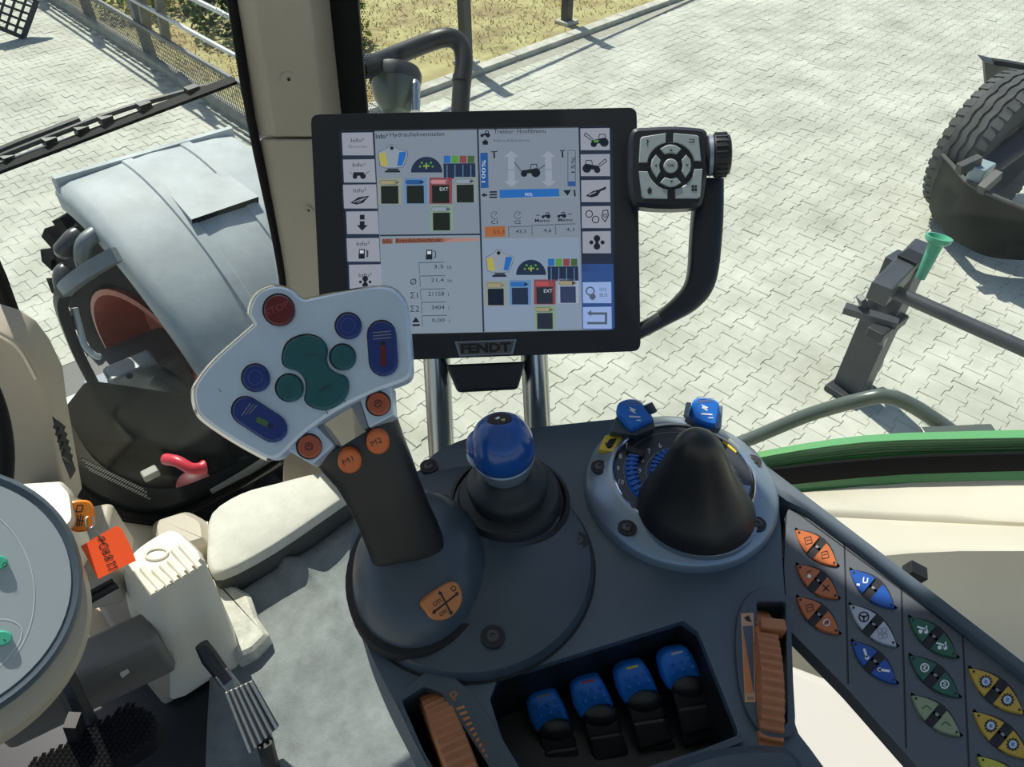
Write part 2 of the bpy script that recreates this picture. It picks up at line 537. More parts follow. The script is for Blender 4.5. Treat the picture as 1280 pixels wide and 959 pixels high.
o = rest.build('paving', M_PAVE, yard, smooth=0, kind='stuff')

# ---- kerb, verge and grass beyond it
M_KERB = mat('kerb concrete', (.50, .49, .42), .85, bump=.3, bscale=90, bdist=.002, var=.25, vscale=6)
kerb = thing('kerb', 'low pale concrete kerb between the paved yard and the dry grass', 'kerb', kA)
for i in range(0, 14):
    a = kA + KD * (K_START + .1 + i * 1.0) - KN * .08
    MB().box(a + KD * .5 + Vector((0, 0, .0)), KD * .494, KN * .075, UP * .05).build('kerb_stone', M_KERB, kerb, bevel=.008)
M_SOIL = mat('dry verge soil', (.36, .27, .13), .95, c2=(.40, .38, .17), var=.25, vscale=1.9, world=True)
vA, vB = kA - KN * .16 + KD * (K_START + .06), kA - KN * .16 + KD * 16
verge = MB().poly([vA + UP * .02, vB + UP * .02, vB - KN * 18 + UP * .02, vA - FD * 22 + UP * .02]).build('verge', M_SOIL, smooth=0, kind='structure')
verge['label'] = 'dry verge of soil and grass behind the kerb'
gm = MB()
GM = [mat('dry straw grass', (.55, .42, .17), .8), mat('green grass', (.33, .40, .12), .8), mat('brown grass', (.46, .29, .13), .8), mat('pale grass', (.55, .50, .26), .8)]
n = 0
while n < 15000:
    s_, t_ = random.uniform(-4, 9), random.uniform(.18, 6)
    p = kA + KD * s_ - KN * t_
    if (p - fA).dot(FN) < .15: continue
    v = math.sin(p.x * 2.1 + 1) + math.sin(p.y * 1.7 + p.x) + random.gauss(0, .7)
    if math.sin(p.x * 1.3) * math.sin(p.y * 1.9 + 2) > .75 : continue
    n += 1
    gm.use(GM[1] if v > .9 else GM[0] if v > -.3 else GM[3] if v > -1.2 else GM[2])
    h = random.uniform(.02, .065); a = random.uniform(0, PI); d = Vector((math.cos(a), math.sin(a), 0)) * .008
    lean = Vector((random.gauss(0, .05), random.gauss(0, .05), 0))
    p = p + UP * .02
    gm.add([p - d, p + d, p + lean + UP * h], [[0, 1, 2]])
g = gm.build('grass', None, smooth=0, kind='stuff')
g['label'] = 'short dry yellow green grass growing behind the kerb'; g['category'] = 'grass'

# ---- the two dark posts on the verge carrying a rail
def verge_post(px, py, lab):
    b = G(px, py, .02)
    t = thing('fence_post', lab, 'post', b)
    MB().box(b + UP * .62, KD * .055, KN * .055, UP * .62).build('upright', M_DARKSTEEL, t, bevel=.01)
    MB().box(b + UP * 1.25, KD * .065, KN * .065, UP * .015).build('post_cap', M_DARKSTEEL, t, bevel=.006)
    MB().box(b + UP * .02, KD * .11, KN * .11, UP * .02).build('foot_plate', M_KERB, t, bevel=.006)
    return b
pb1 = verge_post(583, 80, 'dark fence post on the verge behind the bent mirror tube')
pb2 = verge_post(708, 29, 'dark fence post at the kerb above the display, its foot in view')
rl = thing('fence_rail', 'dark horizontal rail of the verge fence at the top edge, left of the mirror tube', 'rail', pb1 - KD * 1.6 + UP * .9)
dd = (pb2 - pb1)
MB().tube([pb1 - dd * 1.1 + UP * .98, pb1 - dd * .12 + UP * .98], .03, 10).build('rail_tube', M_DARKSTEEL, rl)
MB().tube([pb1 - dd * .12 + UP * .98, pb1 + dd * 3 + UP * .98], .026, 10).build('rail_tube', M_DARKSTEEL, rl)

# ---- mesh fence running away on the left, hedge behind it
fence = thing('mesh_fence', 'grey steel mesh fence with posts and rails seen through the windscreen', 'fence', fA)
M_FENCE = mat('weathered fence steel', (.13, .145, .155), .5, metal=.3, var=.2)
M_FENCEL = mat('galvanised fence rail', (.50, .53, .54), .4, metal=.4, var=.15)
M_STRIP = mat('fence base concrete', (.36, .35, .29), .9, var=.2)
def fpt(s, z=0, o=0): return fA + FD * s + UP * z + FN * o
MB().box(fpt((S_END - 9) / 2, .03), FD * (S_END + 9) / 2, FN * .05, UP * .05).build('base_strip', M_STRIP, fence)
for s in (-4.6, -2.6, -.6, 1.3, S_END - .1):
    MB().box(fpt(s, .8, .06), FD * .06, FN * .05, UP * .8).build('post', M_FENCE, fence, bevel=.006)
for z, r, mm in ((.40, .02, M_FENCE), (.66, .016, M_FENCEL), (1.0, .018, M_FENCEL), (1.42, .02, M_FENCE)):
    MB().bar(fpt(-8, z, .0), fpt(S_END, z, .0), .03, r * 2).build('rail', mm, fence)
wm = MB()
for i in range(int((S_END + 4) / .05)):
    wm.bar(fpt(-4 + i * .05, .05), fpt(-4 + i * .05, .40), .006, .006, FN)
for k in range(8): wm.bar(fpt(-4, .05 + k * .05), fpt(S_END, .05 + k * .05), .006, .006)
wm.build('wire_mesh', M_FENCE, fence, kind='stuff')
for s in (1.5, 2.0):
    MB().bar(fpt(s, .35, .05), fpt(s + .45, 1.5, .05), .05, .09, FN).build('brace', M_FENCE, fence)
LEAF = [mat('hedge leaf', (.08, .17, .03), .6), mat('yellow green leaf', (.34, .36, .06), .6), mat('dark hedge leaf', (.03, .07, .02), .6)]
def shrub(c, r, h, n, lab, ci):
    t = thing('shrub', lab, 'shrub', c, 'shrubs behind the mesh fence')
    m = MB()
    for i in range(n):
        a, b = random.uniform(0, 2 * PI), random.random()
        rr = r * math.sqrt(random.random())
        p = c + Vector((math.cos(a) * rr, math.sin(a) * rr, h * b * (1 - .5 * (rr / r) ** 2) + .05))
        m.use(LEAF[random.choice(ci)])
        x = Vector((random.gauss(0, 1), random.gauss(0, 1), random.gauss(0, .6))).normalized(); y = x.orthogonal().normalized()
        m.add([p - x * .06, p + y * .03, p + x * .06, p - y * .03], [[0, 1, 2, 3]])
    m.build('foliage', None, t, smooth=0, kind='stuff')
    m2 = MB()
    for k in range(5):
        a = k * 1.26
        m2.tube([c, c + Vector((math.cos(a) * r * .4, math.sin(a) * r * .4, h * .7))], [.02, .006], 5)
    m2.build('stem', mat('bark', (.08, .06, .04), .9), t)
shrub(fpt(-2.6, 0, .7), .7, .8, 900, 'low bright green shrub behind the far end of the mesh fence', [0, 1, 1])
shrub(fpt(-.6, 0, .9), .7, .9, 900, 'yellow green shrub behind the mesh fence near the top edge', [0, 1])
shrub(fpt(1.0, 0, 1.3), .6, 1.3, 900, 'dark green shrub behind the middle of the mesh fence', [0, 2, 2])
shrub(fpt(2.2, 0, 1.6), .7, 1.2, 1100, 'yellowish shrub behind the mesh fence beside the windscreen pillar', [1, 1, 0])

# ---- dark steel grate standing on the yard, top left corner
gb = G(28, 48, 0)
gp = Plane(gb, (gb * -1).normalized() + UP * .2)
gr = thing('steel_grate', 'dark steel grate standing on the paving in the top left corner', 'grate', gb)
m = MB(); m.bar(gp.at(46, 0), gp.at(29, 47), .06, .05, gp.n); m.bar(gp.at(29, 47), gp.at(-40, 18), .05, .05, gp.n)
m.bar(gp.at(46, 0), gp.at(-30, -28), .05, .05, gp.n)
m.build('frame', M_DARKSTEEL, gr)
for k in range(1, 5):
    f = k / 5
    MB().bar(gp.at(46 - 17 * f, 47 * f), gp.at(-34 - 9 * f, -28 + 46 * f), .028, .03, gp.n).build('cross_bar', M_DARKSTEEL, gr)
for k in range(1, 6):
    f = k / 5
    MB().bar(gp.at(46 - 76 * f * .8, 0 - 28 * f * .8), gp.at(29 - 69 * f * .8, 47 - 29 * f * .8), .028, .03, gp.n).build('upright_bar', M_DARKSTEEL, gr)

# ---- front right wheel of the tractor and the grey fender over it
V0, AZ, RF = 2.92, .75, .86
def tyre(c, axis, R, w, n, lug, m, lm, parent, rim_r):
    """tyre with tread blocks; axis is the outer side"""
    pr = [(rim_r, -w * .42), (rim_r * 1.12, -w * .49), (R * .86, -w * .5), (R * .955, -w * .44), (R * .985, -w * .25), (R * .99, 0), (R * .985, w * .25), (R * .955, w * .44), (R * .86, w * .5), (rim_r * 1.12, w * .49), (rim_r, w * .42)]
    MB().lathe(c, axis, pr, 48, False, False).build('tyre', m, parent)
    lm_ = MB(); pl = Plane(c, axis, UP)
    for i in range(n):
        for s in (-1, 1):
            a0 = 2 * PI * (i + (.5 if s > 0 else 0)) / n
            q = []
            for rr in (R * .96, R + lug):
                for (h, da) in ((s * w * .03, .10), (s * w * .5, -.04), (s * w * .5, .06), (s * w * .03, .17)):
                    a = a0 + da * 28 / n; r2 = rr if abs(h) < w * .4 else rr * .975
                    q.append(c + pl.n * h + (pl.x * math.cos(a) + pl.y * math.sin(a)) * r2)
            lm_.add(q, [[4, 5, 6, 7], [0, 1, 5, 4], [1, 2, 6, 5], [2, 3, 7, 6], [3, 0, 4, 7]])
    lm_.build('tread', lm, parent, smooth=0)
ax = thing('front_axle', 'dark front axle with black wheel and dark red rim below the grey fender', 'axle', T(.1, 2.5, .4))
WC = T(.56, 2.92, .73)
WAX = (-RT * .95 - FW * .30).normalized()
tyre(WC, WAX, .73, .46, 22, .035, M_TYRE, M_TYRE, ax, .40)
MB().lathe(WC, WAX, [(.41, .17), (.43, .24), (.405, .245), (.37, .16), (.33, .05), (.16, .02), (.14, .09), (.02, .10)], 40, False, True).build('rim', M_RIM, ax)
for k in range(8):
    pl = Plane(WC, WAX); a = 2 * PI * k / 8
    MB().lathe(WC + WAX * .02 + (pl.x * math.cos(a) + pl.y * math.sin(a)) * .22, WAX, [(.018, 0), (.018, .03), (.01, .035)], 6, False, True).build('wheel_nut', M_GREYSTEEL, ax)
fd = thing('front_fender', 'large ribbed grey plastic mudguard over the front wheel, seen through the windscreen', 'fender', T(.3, V0, AZ + .6))
def fpnt(u, th, r): return T(u + .085 * th, V0 - math.sin(th) * r, AZ + math.cos(th) * r)
U0, U1 = .285, 1.0
m = MB(); ths = [-.10 + 1.28 * i / 24 for i in range(25)]
rings = []
for th in ths:
    us = [(U0 - .006, -.085), (U0 - .004, -.03), (U0 + .012, -.004), (U0 + .05, .006), (U0 + .10, .008), (U0 + .36, .022), (U1 - .1, .010), (U1 - .03, .0), (U1, -.06)]
    ring = [fpnt(u, th, RF + h) for u, h in us] + [fpnt(u, th, RF + h - .012) for u, h in reversed(us)]
    rings.append(ring)
m.loft(rings).build('fender_shell', M_FENDER, fd, smooth=50)
m = MB()
for th0, lip in ((-.10, 1),):
    m.loft([[fpnt(u, th0 + d, RF + .022 + h) for d, h in ((-.055, -.085), (-.04, -.02), (-.01, .004), (.03, .004), (.03, -.03), (-.03, -.09))] for u in [U0 + .01 + (U1 - U0 - .02) * i / 6 for i in range(7)]])
m.build('front_lip', M_FENDER, fd)
for u in (U0 + .27, U0 + .50):
    m = MB()
    m.loft([[fpnt(u + du, th, RF + .018 + h) for du, h in ((-.024, -.002), (-.019, .006), (.019, .006), (.024, -.002))] for th in ths])
    m.build('rib', M_FENDER, fd, smooth=20)
m = MB(); ta, tb = .25, .47
for a, b in ((ta, tb),):
    q0 = [fpnt(u, a, RF + .022) for u in (U0 + .28, U0 + .51)]; q1 = [fpnt(u, b, RF + .05) for u in (U0 + .27, U0 + .53)]; q2 = [fpnt(u, b, RF + .01) for u in (U0 + .27, U0 + .53)]
    m.add(q0 + q1 + q2, [[0, 2, 3, 1], [0, 4, 2], [1, 3, 5]])
    m.build('raised_hatch', M_FENDER, fd, smooth=0)
    m = MB(); m.add([q1[0], q1[1], q2[1], q2[0]], [[0, 1, 2, 3]]); m.build('hatch_gap', M_RUBBER, fd, smooth=0)
pth = smooth2([P(146, 318, 2.42), P(118, 334, 2.44), P(92, 352, 2.46), (P(80, 364, 2.48)), P(76, 380, 2.50), P(82, 402, 2.54), P(96, 438, 2.60), P(112, 470, 2.66), P(126, 495, 2.70)], 4, False)
m = MB()
for i in range(13): m.bar(pth[i], pth[i + 1] + (pth[i + 1] - pth[i]) * .15, .05, .03, RT)
m.build('bracket', M_GREYSTEEL, fd)
m = MB()
for i in range(12, len(pth) - 1): m.bar(pth[i], pth[i + 1] + (pth[i + 1] - pth[i]) * .15, .05, .035, RT)
m.build('bracket_arm', M_BLACK, fd)
m = MB(); m.tube(smooth2([P(93, 385, 2.55), P(100, 412, 2.57), P(106, 432, 2.58), P(118, 444, 2.6), P(124, 446, 2.62)], 4, False), .012, 8); m.build('cable', M_PALE, fd)
hl = thing('hydraulic_hose', 'pair of short dark hose couplings beside the left edge of the grey fender', 'hose', P(90, 330, 2.5))
M_HOSE = mat('grey hose', (.07, .07, .07), .3)
for a, b, c in (((100, 292), (84, 306), (78, 318)), ((86, 338), (78, 346), (86, 372))):
    MB().tube(smooth2([P(*a, 2.62), P(*b, 2.6), P(*c, 2.62)], 4, False), [.03, .034, .036, .034, .032, .034, .036, .03, .026], 12).build('hose', M_HOSE, hl)
MB().tube(smooth2([P(120, 292, 2.6), P(106, 304, 2.58), P(104, 322, 2.6), P(112, 345, 2.65)], 4, False), .03, 12).build('coupling', M_GREYSTEEL, hl)

# ---- axle and chassis pieces below the windscreen
MB().box(T(.0, V0, .70), RT * .45, FW * .14, UP * .13).build('axle_beam', M_DARKSTEEL, ax, bevel=.03)
MB().box(P(170, 472, 2.75), RT * .09, FW * .05, UP * .07).build('knuckle', M_GREYSTEEL, ax, bevel=.015)
MB().lathe(P(162, 470, 2.66), P(162, 470, 2.0) - P(162, 470, 2.6), [(.012, 0), (.012, .03), (.003, .031)], 10).build('bolt', M_BLACK, ax)
MB().tube([P(195, 470, 2.7), P(245, 500, 2.75), P(330, 520, 2.9)], .045, 12).build('steering_cylinder', M_DARKSTEEL, ax)
MB().ball(P(187, 505, 2.6), .03, .03, .05).build('grease_cap', M_PALE, ax)
MB().box(P(100, 525, 2.7), RT * .13, FW * .10, UP * .05).build('step_plate', M_PALE, ax, bevel=.01)
MB().box(P(158, 525, 2.55), RT * .055, FW * .05, UP * .05).build('valve_block', mat('blue grey block', (.19, .23, .30), .4), ax, bevel=.008)
MB().bar(P(120, 562, 2.45), P(158, 538, 2.45), .05, .05).build('pipe_clamp', M_PALE, ax, bevel=.01)
MB().box(P(132, 492, 2.75), RT * .05, FW * .05, UP * .06).build('valve_block', mat('blue grey block', (.19, .23, .30), .4), ax, bevel=.008)
MB().bar(P(110, 570, 2.35), P(310, 600, 2.35), .24, .5).build('engine_frame', mat('black chassis', (.004, .0045, .005), 1.0, spec=.03), ax, bevel=.03)
MB().bar(P(120, 585, 2.2), P(330, 610, 2.2), .14, .14).build('frame_rail', mat('black chassis', (.004, .0045, .005), 1.0, spec=.03), ax, bevel=.02)
MB().box(P(188, 592, 2.05), RT * .022, FW * .016, UP * .012).build('valve_block', mat('pale brown block', (.3, .29, .24), .6), ax, bevel=.005)
rd = thing('red_guard', 'red painted steel guard low behind the windscreen corner', 'guard', P(240, 590, 2.0))
MB().tube(smooth2([P(207, 574, 1.97), P(222, 577, 1.95), P(240, 586, 1.95), P(256, 584, 1.97)], 5, False), [.016] * 14 + [.02, .02], 12).build('guard_tube', M_REDP, rd)
MB().ball(P(243, 606, 2.08), .05, .045, .04).build('guard_cap', mat('dark red cap', (.10, .012, .015), .6), rd)

# ---- wheel of a parked implement on the right
im = thing('parked_implement', 'parked implement at the right edge, road tyre with dark curved mudguards', 'implement', G(1222, 262, 0))
TC = P(1242, 188, 5.35); TC.z = .53
TAX = Vector((.52, -.855, 0)).normalized(); TR, TWD = .53, .33
pr = [(.30, -.14), (.34, -.165), (.46, -.172), (.505, -.160), (.520, -.135), (.522, 0), (.520, .135), (.505, .160), (.46, .172), (.34, .165), (.30, .14)]
MB().lathe(TC, TAX, pr, 56, False, False).build('tyre', M_TYREG, im)
tpl = Plane(TC, TAX, KD)
def zig(h, w, n, amp, name):
    rings = []; N = n * 4
    for i in range(N):
        a = 2 * PI * i / N; o = amp * (1 if (i // 2) % 2 else -1)
        d = tpl.x * math.cos(a) + tpl.y * math.sin(a)
        rings.append([TC + d * .515 + tpl.n * (h + o - w), TC + d * .533 + tpl.n * (h + o - w * .85), TC + d * .533 + tpl.n * (h + o + w * .85), TC + d * .515 + tpl.n * (h + o + w)])
    m = MB(); m.loft(rings + [rings[0]], False, False, closed=False); m.build(name, M_TYREG, im, smooth=20)
for h in (-.075, -.012, .052): zig(h, .025, 26, .005, 'tread_rib')
m = MB()
for i in range(44):
    for sd in (-1, 1):
        a0 = 2 * PI * i / 44; q = []
        for rr in (.49, .532):
            for h, a in ((.095, a0), (.165, a0 + .02), (.165, a0 + .11), (.095, a0 + .09)):
                r2 = rr if h < .1 else rr - .012
                q.append(TC + tpl.n * h * sd + (tpl.x * math.cos(a) + tpl.y * math.sin(a)) * r2)
        m.add(q, [[4, 5, 6, 7], [0, 1, 5, 4], [1, 2, 6, 5], [2, 3, 7, 6], [3, 0, 4, 7]])
m.build('shoulder_tread', M_TYREG, im, smooth=0)
MB().lathe(TC, TAX, [(.305, .15), (.28, .12), (.2, .03), (.09, .02), (.08, .10), (.01, .11)], 32, False, True).build('rim', M_DARKSTEEL, im)
MB().tube([TC + TAX * .1, P(1245, 200, 5.0), P(1300, 160, 5.0)], [.06, .085, .08], 12).build('axle_arm', mat('blue black paint', (.02, .025, .05), .3), im)
MB().box(P(1226, 214, 4.85), RT * .085, FW * .05, UP * .05).build('hub_bracket', mat('pale blue paint', (.30, .38, .42), .35), im, bevel=.01)
MB().bar(P(1198, 212, 4.8), P(1224, 200, 4.8), .05, .07).build('hub_clamp', M_DARKSTEEL, im)
MB().bar(P(1226, 238, 4.75), P(1248, 218, 4.75), .05, .07).build('hub_clamp', M_DARKSTEEL, im)
tp = smooth2([(1178, 193), (1192, 208), (1212, 230), (1245, 246), (1300, 268)], 4, False); bt = smooth2([(1163, 262), (1175, 285), (1200, 305), (1240, 322), (1300, 326)], 4, False)
m = MB(); rings = []
for a, b in zip(tp, bt):
    A, B = G(a.x, a.y, .58), G(b.x, b.y, .12)
    mid = (A + B) / 2 + Vector((A.x, A.y, 0)).normalized() * -.06
    e = Vector((0, .03, 0)); rings.append([A, mid, B, B + e, mid + e, A + e])
m.loft(rings).build('lower_mudguard', mat('olive black sheet', (.012, .015, .014), .6, spec=.25, var=.25, vscale=5), im, smooth=60)
MB().tube([r[0] for r in rings], .014, 8).build('rolled_edge', M_TYREG, im)
tp = [(1224, 70), (1240, 74), (1262, 77), (1300, 84)]; bt = [(1233, 106), (1245, 104), (1270, 106), (1300, 108)]
rings = []
for a, b in zip(tp, bt):
    A, M_, B = P(a[0], a[1], 5.6), P((a[0] * .25 + b[0] * .75), a[1] + 8, 5.55), P(b[0], b[1], 5.75)
    e = Vector((0, .04, 0)); rings.append([A, M_, B, B + e, M_ + e, A + e])
MB().loft(rings).build('upper_mudguard', M_DARKSTEEL, im, smooth=50)
MB().bar(P(1240, 78, 5.58), P(1300, 88, 5.58), .05, .05).build('stiffener', M_BLACK, im)

# ---- steel headstock standing on the paving, long tube and green funnel
sb = G(1062, 488, 0); st_ = Vector((sb.x, sb.y, .98))
hs = thing('steel_headstock', 'dark steel headstock frame standing on the yard with a long horizontal tube', 'frame', sb)
M_HS = mat('charcoal frame steel', (.055, .06, .072), .42, var=.2)
e1 = (P(1150, 312, 3.6) - P(1112, 355, 3.6)); e1.z = 0; e1.normalize(); e2 = Vector((e1.y, -e1.x, 0))
MB().box(sb + UP * .45 , e1 * .06, e2 * .085, UP * .45).build('upright', M_HS, hs, bevel=.008)
q = G(1108, 357, .90)
MB().bar(G(1098, 368, .90), G(1152, 312, .90), .10, .10).build('top_beam', M_HS, hs, bevel=.008)
MB().box(G(1140, 322, .955), e1 * .05, e2 * .05, UP * .012).build('beam_cap', M_BLACK, hs, bevel=.004)
MB().tube([G(1112, 362, .86), G(1420, 498, .86)], .034, 16).build('long_tube', M_HS, hs)
MB().bar(G(1055, 385, .62), G(1122, 405, .62), .06, .04).build('hook_plate', M_HS, hs, bevel=.004)
MB().bar(G(1092, 420, .58), G(1125, 395, .58), .09, .06).build('hook', M_DARKSTEEL, hs, bevel=.01)
MB().bar(G(1076, 372, .70), G(1085, 395, .56), .05, .03).build('hook_plate', M_HS, hs, bevel=.004)
MB().bar(G(1085, 470, .05), G(1140, 330, .86), .05, .05).build('brace', M_HS, hs, bevel=.004)
MB().bar(sb + e1 * .10 + UP * .02, sb - e1 * .12 + UP * .02, .2, .04).build('foot', M_DARKSTEEL, hs, bevel=.01)
MB().bar(G(1098, 460, .1), G(1105, 420, .5), .03, .05).build('gusset', M_GREYSTEEL, hs, bevel=.004)
gc = thing('green_funnel', 'pale green plastic funnel on the end of the steel headstock', 'funnel', G(1160, 350, .75))
a, b = P(1150, 348, 3.45), P(1172, 301, 3.35)
MB().lathe(a, b - a, [(.022, 0), (.032, (b - a).length * .9), (.058, (b - a).length), (.060, (b - a).length + .02), (.05, (b - a).length + .02), (.03, (b - a).length - .02), (.005, (b - a).length - .03)], 20).build('funnel_body', M_GREENCAP, gc)

# ---- mirror tube and work lamp outside the windscreen pillar (right)
mt = thing('mirror_arm', 'thick black bent tube of the mirror bracket beside the windscreen pillar', 'bracket', P(480, 90, 1.75))
MB().tube(smooth2([P(396, 108, 1.12), P(425, 96, 1.35), P(470, 79, 1.52), P(530, 55, 1.60), P(558, 47, 1.61), P(574, 54, 1.62), P(580, 75, 1.62), P(577, 110, 1.62), P(574, 160, 1.62), P(570, 240, 1.62)], 5, False), .0205, 14).build('tube', M_BLACK, mt)
MB().tube([P(446, 87.5, 1.44), P(464, 81, 1.50)], .0228, 14).build('collar', M_BLACK, mt)
MB().tube([P(578, 95, 1.62), P(577, 103, 1.62)], .0218, 14).build('collar', M_BLACK, mt)
wl = thing('work_lamp', 'grey green rounded work lamp hanging below the mirror tube', 'lamp', P(498, 120, 1.56))
MB().lathe(P(495, 112, 1.56), P(495, 60, 1.56) - P(495, 112, 1.56), [(.008, -.058), (.029, -.05), (.045, -.025), (.053, 0), (.054, .029), (.05, .033), (.012, .036), (.012, .075)], 24).build('lamp_body', M_TUBE, wl)
MB().lathe(P(519, 125, 1.53), P(519, 60, 1.53) - P(519, 125, 1.53), [(.010, -.025), (.0115, 0), (.010, .008), (.0115, .016), (.010, .025), (.0115, .033), (.008, .041)], 12).build('chrome_stem', M_STEEL, wl)
MB().lathe(P(494, 104, 1.56), P(494, 60, 1.56) - P(494, 104, 1.56), [(.056, .0), (.058, .016), (.053, .029)], 24).build('lamp_rim', M_DARKSTEEL, wl)

# ---- bent handrail outside the right window
hr = thing('handrail', 'bent grey green steel handrail outside the right window', 'rail', P(1020, 520, 1.0))
MB().tube(smooth2([P(900, 562, 1.12), P(940, 548, 1.1), P(1010, 519, 1.05), P(1080, 499, 1.0), P(1110, 496, .99), P(1140, 507, .98), P(1180, 533, .97), P(1215, 560, .96)], 5, False), .0105, 14).build('rail_tube', M_TUBE, hr)
hinge = thing('window_hinge', 'flat grey green hinge plate on the sill at the end of the handrail', 'hinge', P(1200, 545, .95))
MB().bar(P(1155, 546, .95), P(1245, 542, .95), .03, .008).build('plate', M_TUBE, hinge, bevel=.002)
# ================================================================== THE CAB
A0, B0 = T(.27, 1.08, 1.75), T(.42, .95, 2.63)
WSP = plane3(A0, B0, A0 - RT)                                        # windscreen
RWP = plane3(T(.31, 1.05, 1.75), T(.46, .92, 2.63), T(.80, -.1, 2.3))  # right window
FLZ = 1.72
# ---- roof, unseen; stepped right edge shaped to place the sun boundary on the console
RZ = 3.28
roof = MB().prism([T(-1.0, 1.02, RZ), T(.47, 1.02, RZ), T(.497, .96, RZ), T(.497, .655, RZ), T(.56, .60, RZ), T(.66, -1.0, RZ), T(-1.0, -1.0, RZ)], UP * .12).build('ceiling', mat('roof lining', (.48, .52, .56), .8), smooth=0, kind='structure', bevel=.02)
roof['label'] = 'cab roof above the camera'
# ---- floor
fl = MB().prism([T(-.95, 1.03, FLZ), T(.24, 1.03, FLZ), T(.55, .2, FLZ), T(.55, -.9, FLZ), T(-.95, -.9, FLZ)], UP * -.05).build('floor', M_BLACK, smooth=0, kind='structure')
fl['label'] = 'dark steel cab floor below the pedals'
# ---- windscreen
LOW = [(352, 380), (360, 480), (352, 560), (330, 580), (252, 622), (205, 636), (150, 628), (98, 596), (62, 515), (2, 340)]
w1 = thing('window_1', 'large cab windscreen looking onto the grey fender', None, A0, kind='structure')
outl = [(284, -60), (318, 170)] + LOW + [(-120, 60), (-200, -60)]
m = MB(); m.prism([WSP.at(*p) for p in outl], WSP.n * -.004)
m.build('pane', M_GLASS, w1, smooth=0)
m = MB()
edge = smooth2([(281, -60), (290, 0), (314, 150), (345, 300), (357, 380), (366, 480), (360, 555), (332, 586), (252, 630), (205, 648), (145, 640), (92, 606), (58, 520), (-2, 345), (-60, 230)], 4, False)
wid = []
for p in edge: wid.append(.010)
m.tube([WSP.at(p.x, p.y, .012) for p in edge], [.0062 if p.x > 300 or p.y < 300 else .009 for p in edge], 8)
m.build('seal', M_RUBBER, w1)
m = MB()
fr = smooth2([(352, 470), (345, 548), (322, 566), (250, 600), (205, 612), (160, 602), (116, 572), (84, 520), (40, 430), (0, 360)], 4, False)
fo = smooth2([(372, 470), (366, 560), (338, 590), (254, 634), (205, 652), (140, 644), (86, 608), (52, 520), (0, 400), (-40, 330)], 4, False)
n = min(len(fr), len(fo))
m.add([WSP.at(p.x, p.y, .004) for p in fr[:n]] + [WSP.at(p.x, p.y, .004) for p in fo[:n]], [[i, i + 1, n + i + 1, n + i] for i in range(n - 1)])
m.build('black_border', mat('dark glass border', (.022, .026, .03), .12), w1, smooth=0)
m = MB()
for i in range(26):  # white speckles of sun through the frit, painted as pale dots
    for j in range(4):
        f = i / 25; x = 104 + 74 * f + j * 4.5 * .5 + (2 if j % 2 else 0); y = 578 + 36 * f - 10 * math.sin(f * 3) * 0 + j * 4.2 - 3
        c = WSP.at(x, y, .0055)
        m.poly(WSP.circle(c, .0021, 6))
for i in range(14):
    for j in range(30):
        x = 262 + i * 2.4 + j * .40; y = -6 + j * 3.4 + (i % 2) * 1.7
        if x < 279 + j * .95 and random.random() < .75 - (279 + j * .4 - x) * .05: m.poly(WSP.circle(WSP.at(x + j * .35, y, .0055), .0009, 5))
m.build('frit_dots', mat('pale frit and glint dots', (.30, .32, .32), .3), w1, smooth=0, kind='stuff')

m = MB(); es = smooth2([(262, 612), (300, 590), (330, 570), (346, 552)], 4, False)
m.loft([[WSP.at(p.x, p.y, .006), WSP.at(p.x + 5, p.y + 9, .006), WSP.at(p.x + 5, p.y + 9, .004), WSP.at(p.x, p.y, .004)] for p in es]); m.build('reflection_strip', mat('pale glass reflection', (.35, .39, .39), .3), w1)  # reflection along the lower glass edge, painted as a pale strip
# ---- windscreen pillar (trim)
pil = thing('trim_1', 'beige windscreen pillar left of the display', None, A0, kind='structure')
def lerp(a, b, t): return a + (b - a) * t
def pil_ring(y):
    xl = 292 + y * .176; xf = 317 + y * .167; xr = 414 + y * .105
    if y > 380: xl = 359 - (y - 380) * .03; xf = 380 + (y - 380) * .05
    L_ = WSP.at(xl, y, .008); Fm = WSP.at(xf, y, .05)
    R_ = RWP.at(xr, y, .008); Rf = RWP.at(xr - 27, y, .05)
    out = (L_ + R_) / 2 - (WSP.n + RWP.n) * .045
    return [L_, Fm, Rf, R_, out]
def pillar(y0, y1, name, k=6):
    m = MB(); m.loft([pil_ring(lerp(y0, y1, i / k)) for i in range(k + 1)]); return m.build(name, M_BEIGE, pil, smooth=30, bevel=.004)
pillar(-150, 171, 'upper_cover'); pillar(173.5, 640, 'lower_cover')
for px, py, r in ((361, 98, .010), (387, 262, .008)):
    c0 = pil_ring(py); nrm = (c0[2] - c0[1]).cross(pil_ring(py + 20)[1] - c0[1]).normalized()
    if nrm.dot(EYE - c0[1]) < 0: nrm = -nrm
    pp = Plane(c0[1], nrm)
    MB().lathe(pp.at(px, py, 0), nrm, [(r, -.004), (r, .0022), (r * .85, .0030), (r * .3, .0022)], 20).build('screw_cap', M_BEIGE, pil)
    MB().lathe(pp.at(px, py, 0), nrm, [(r * .2, -.002), (r * .2, .0036)], 10).build('screw_hole', M_INK, pil)

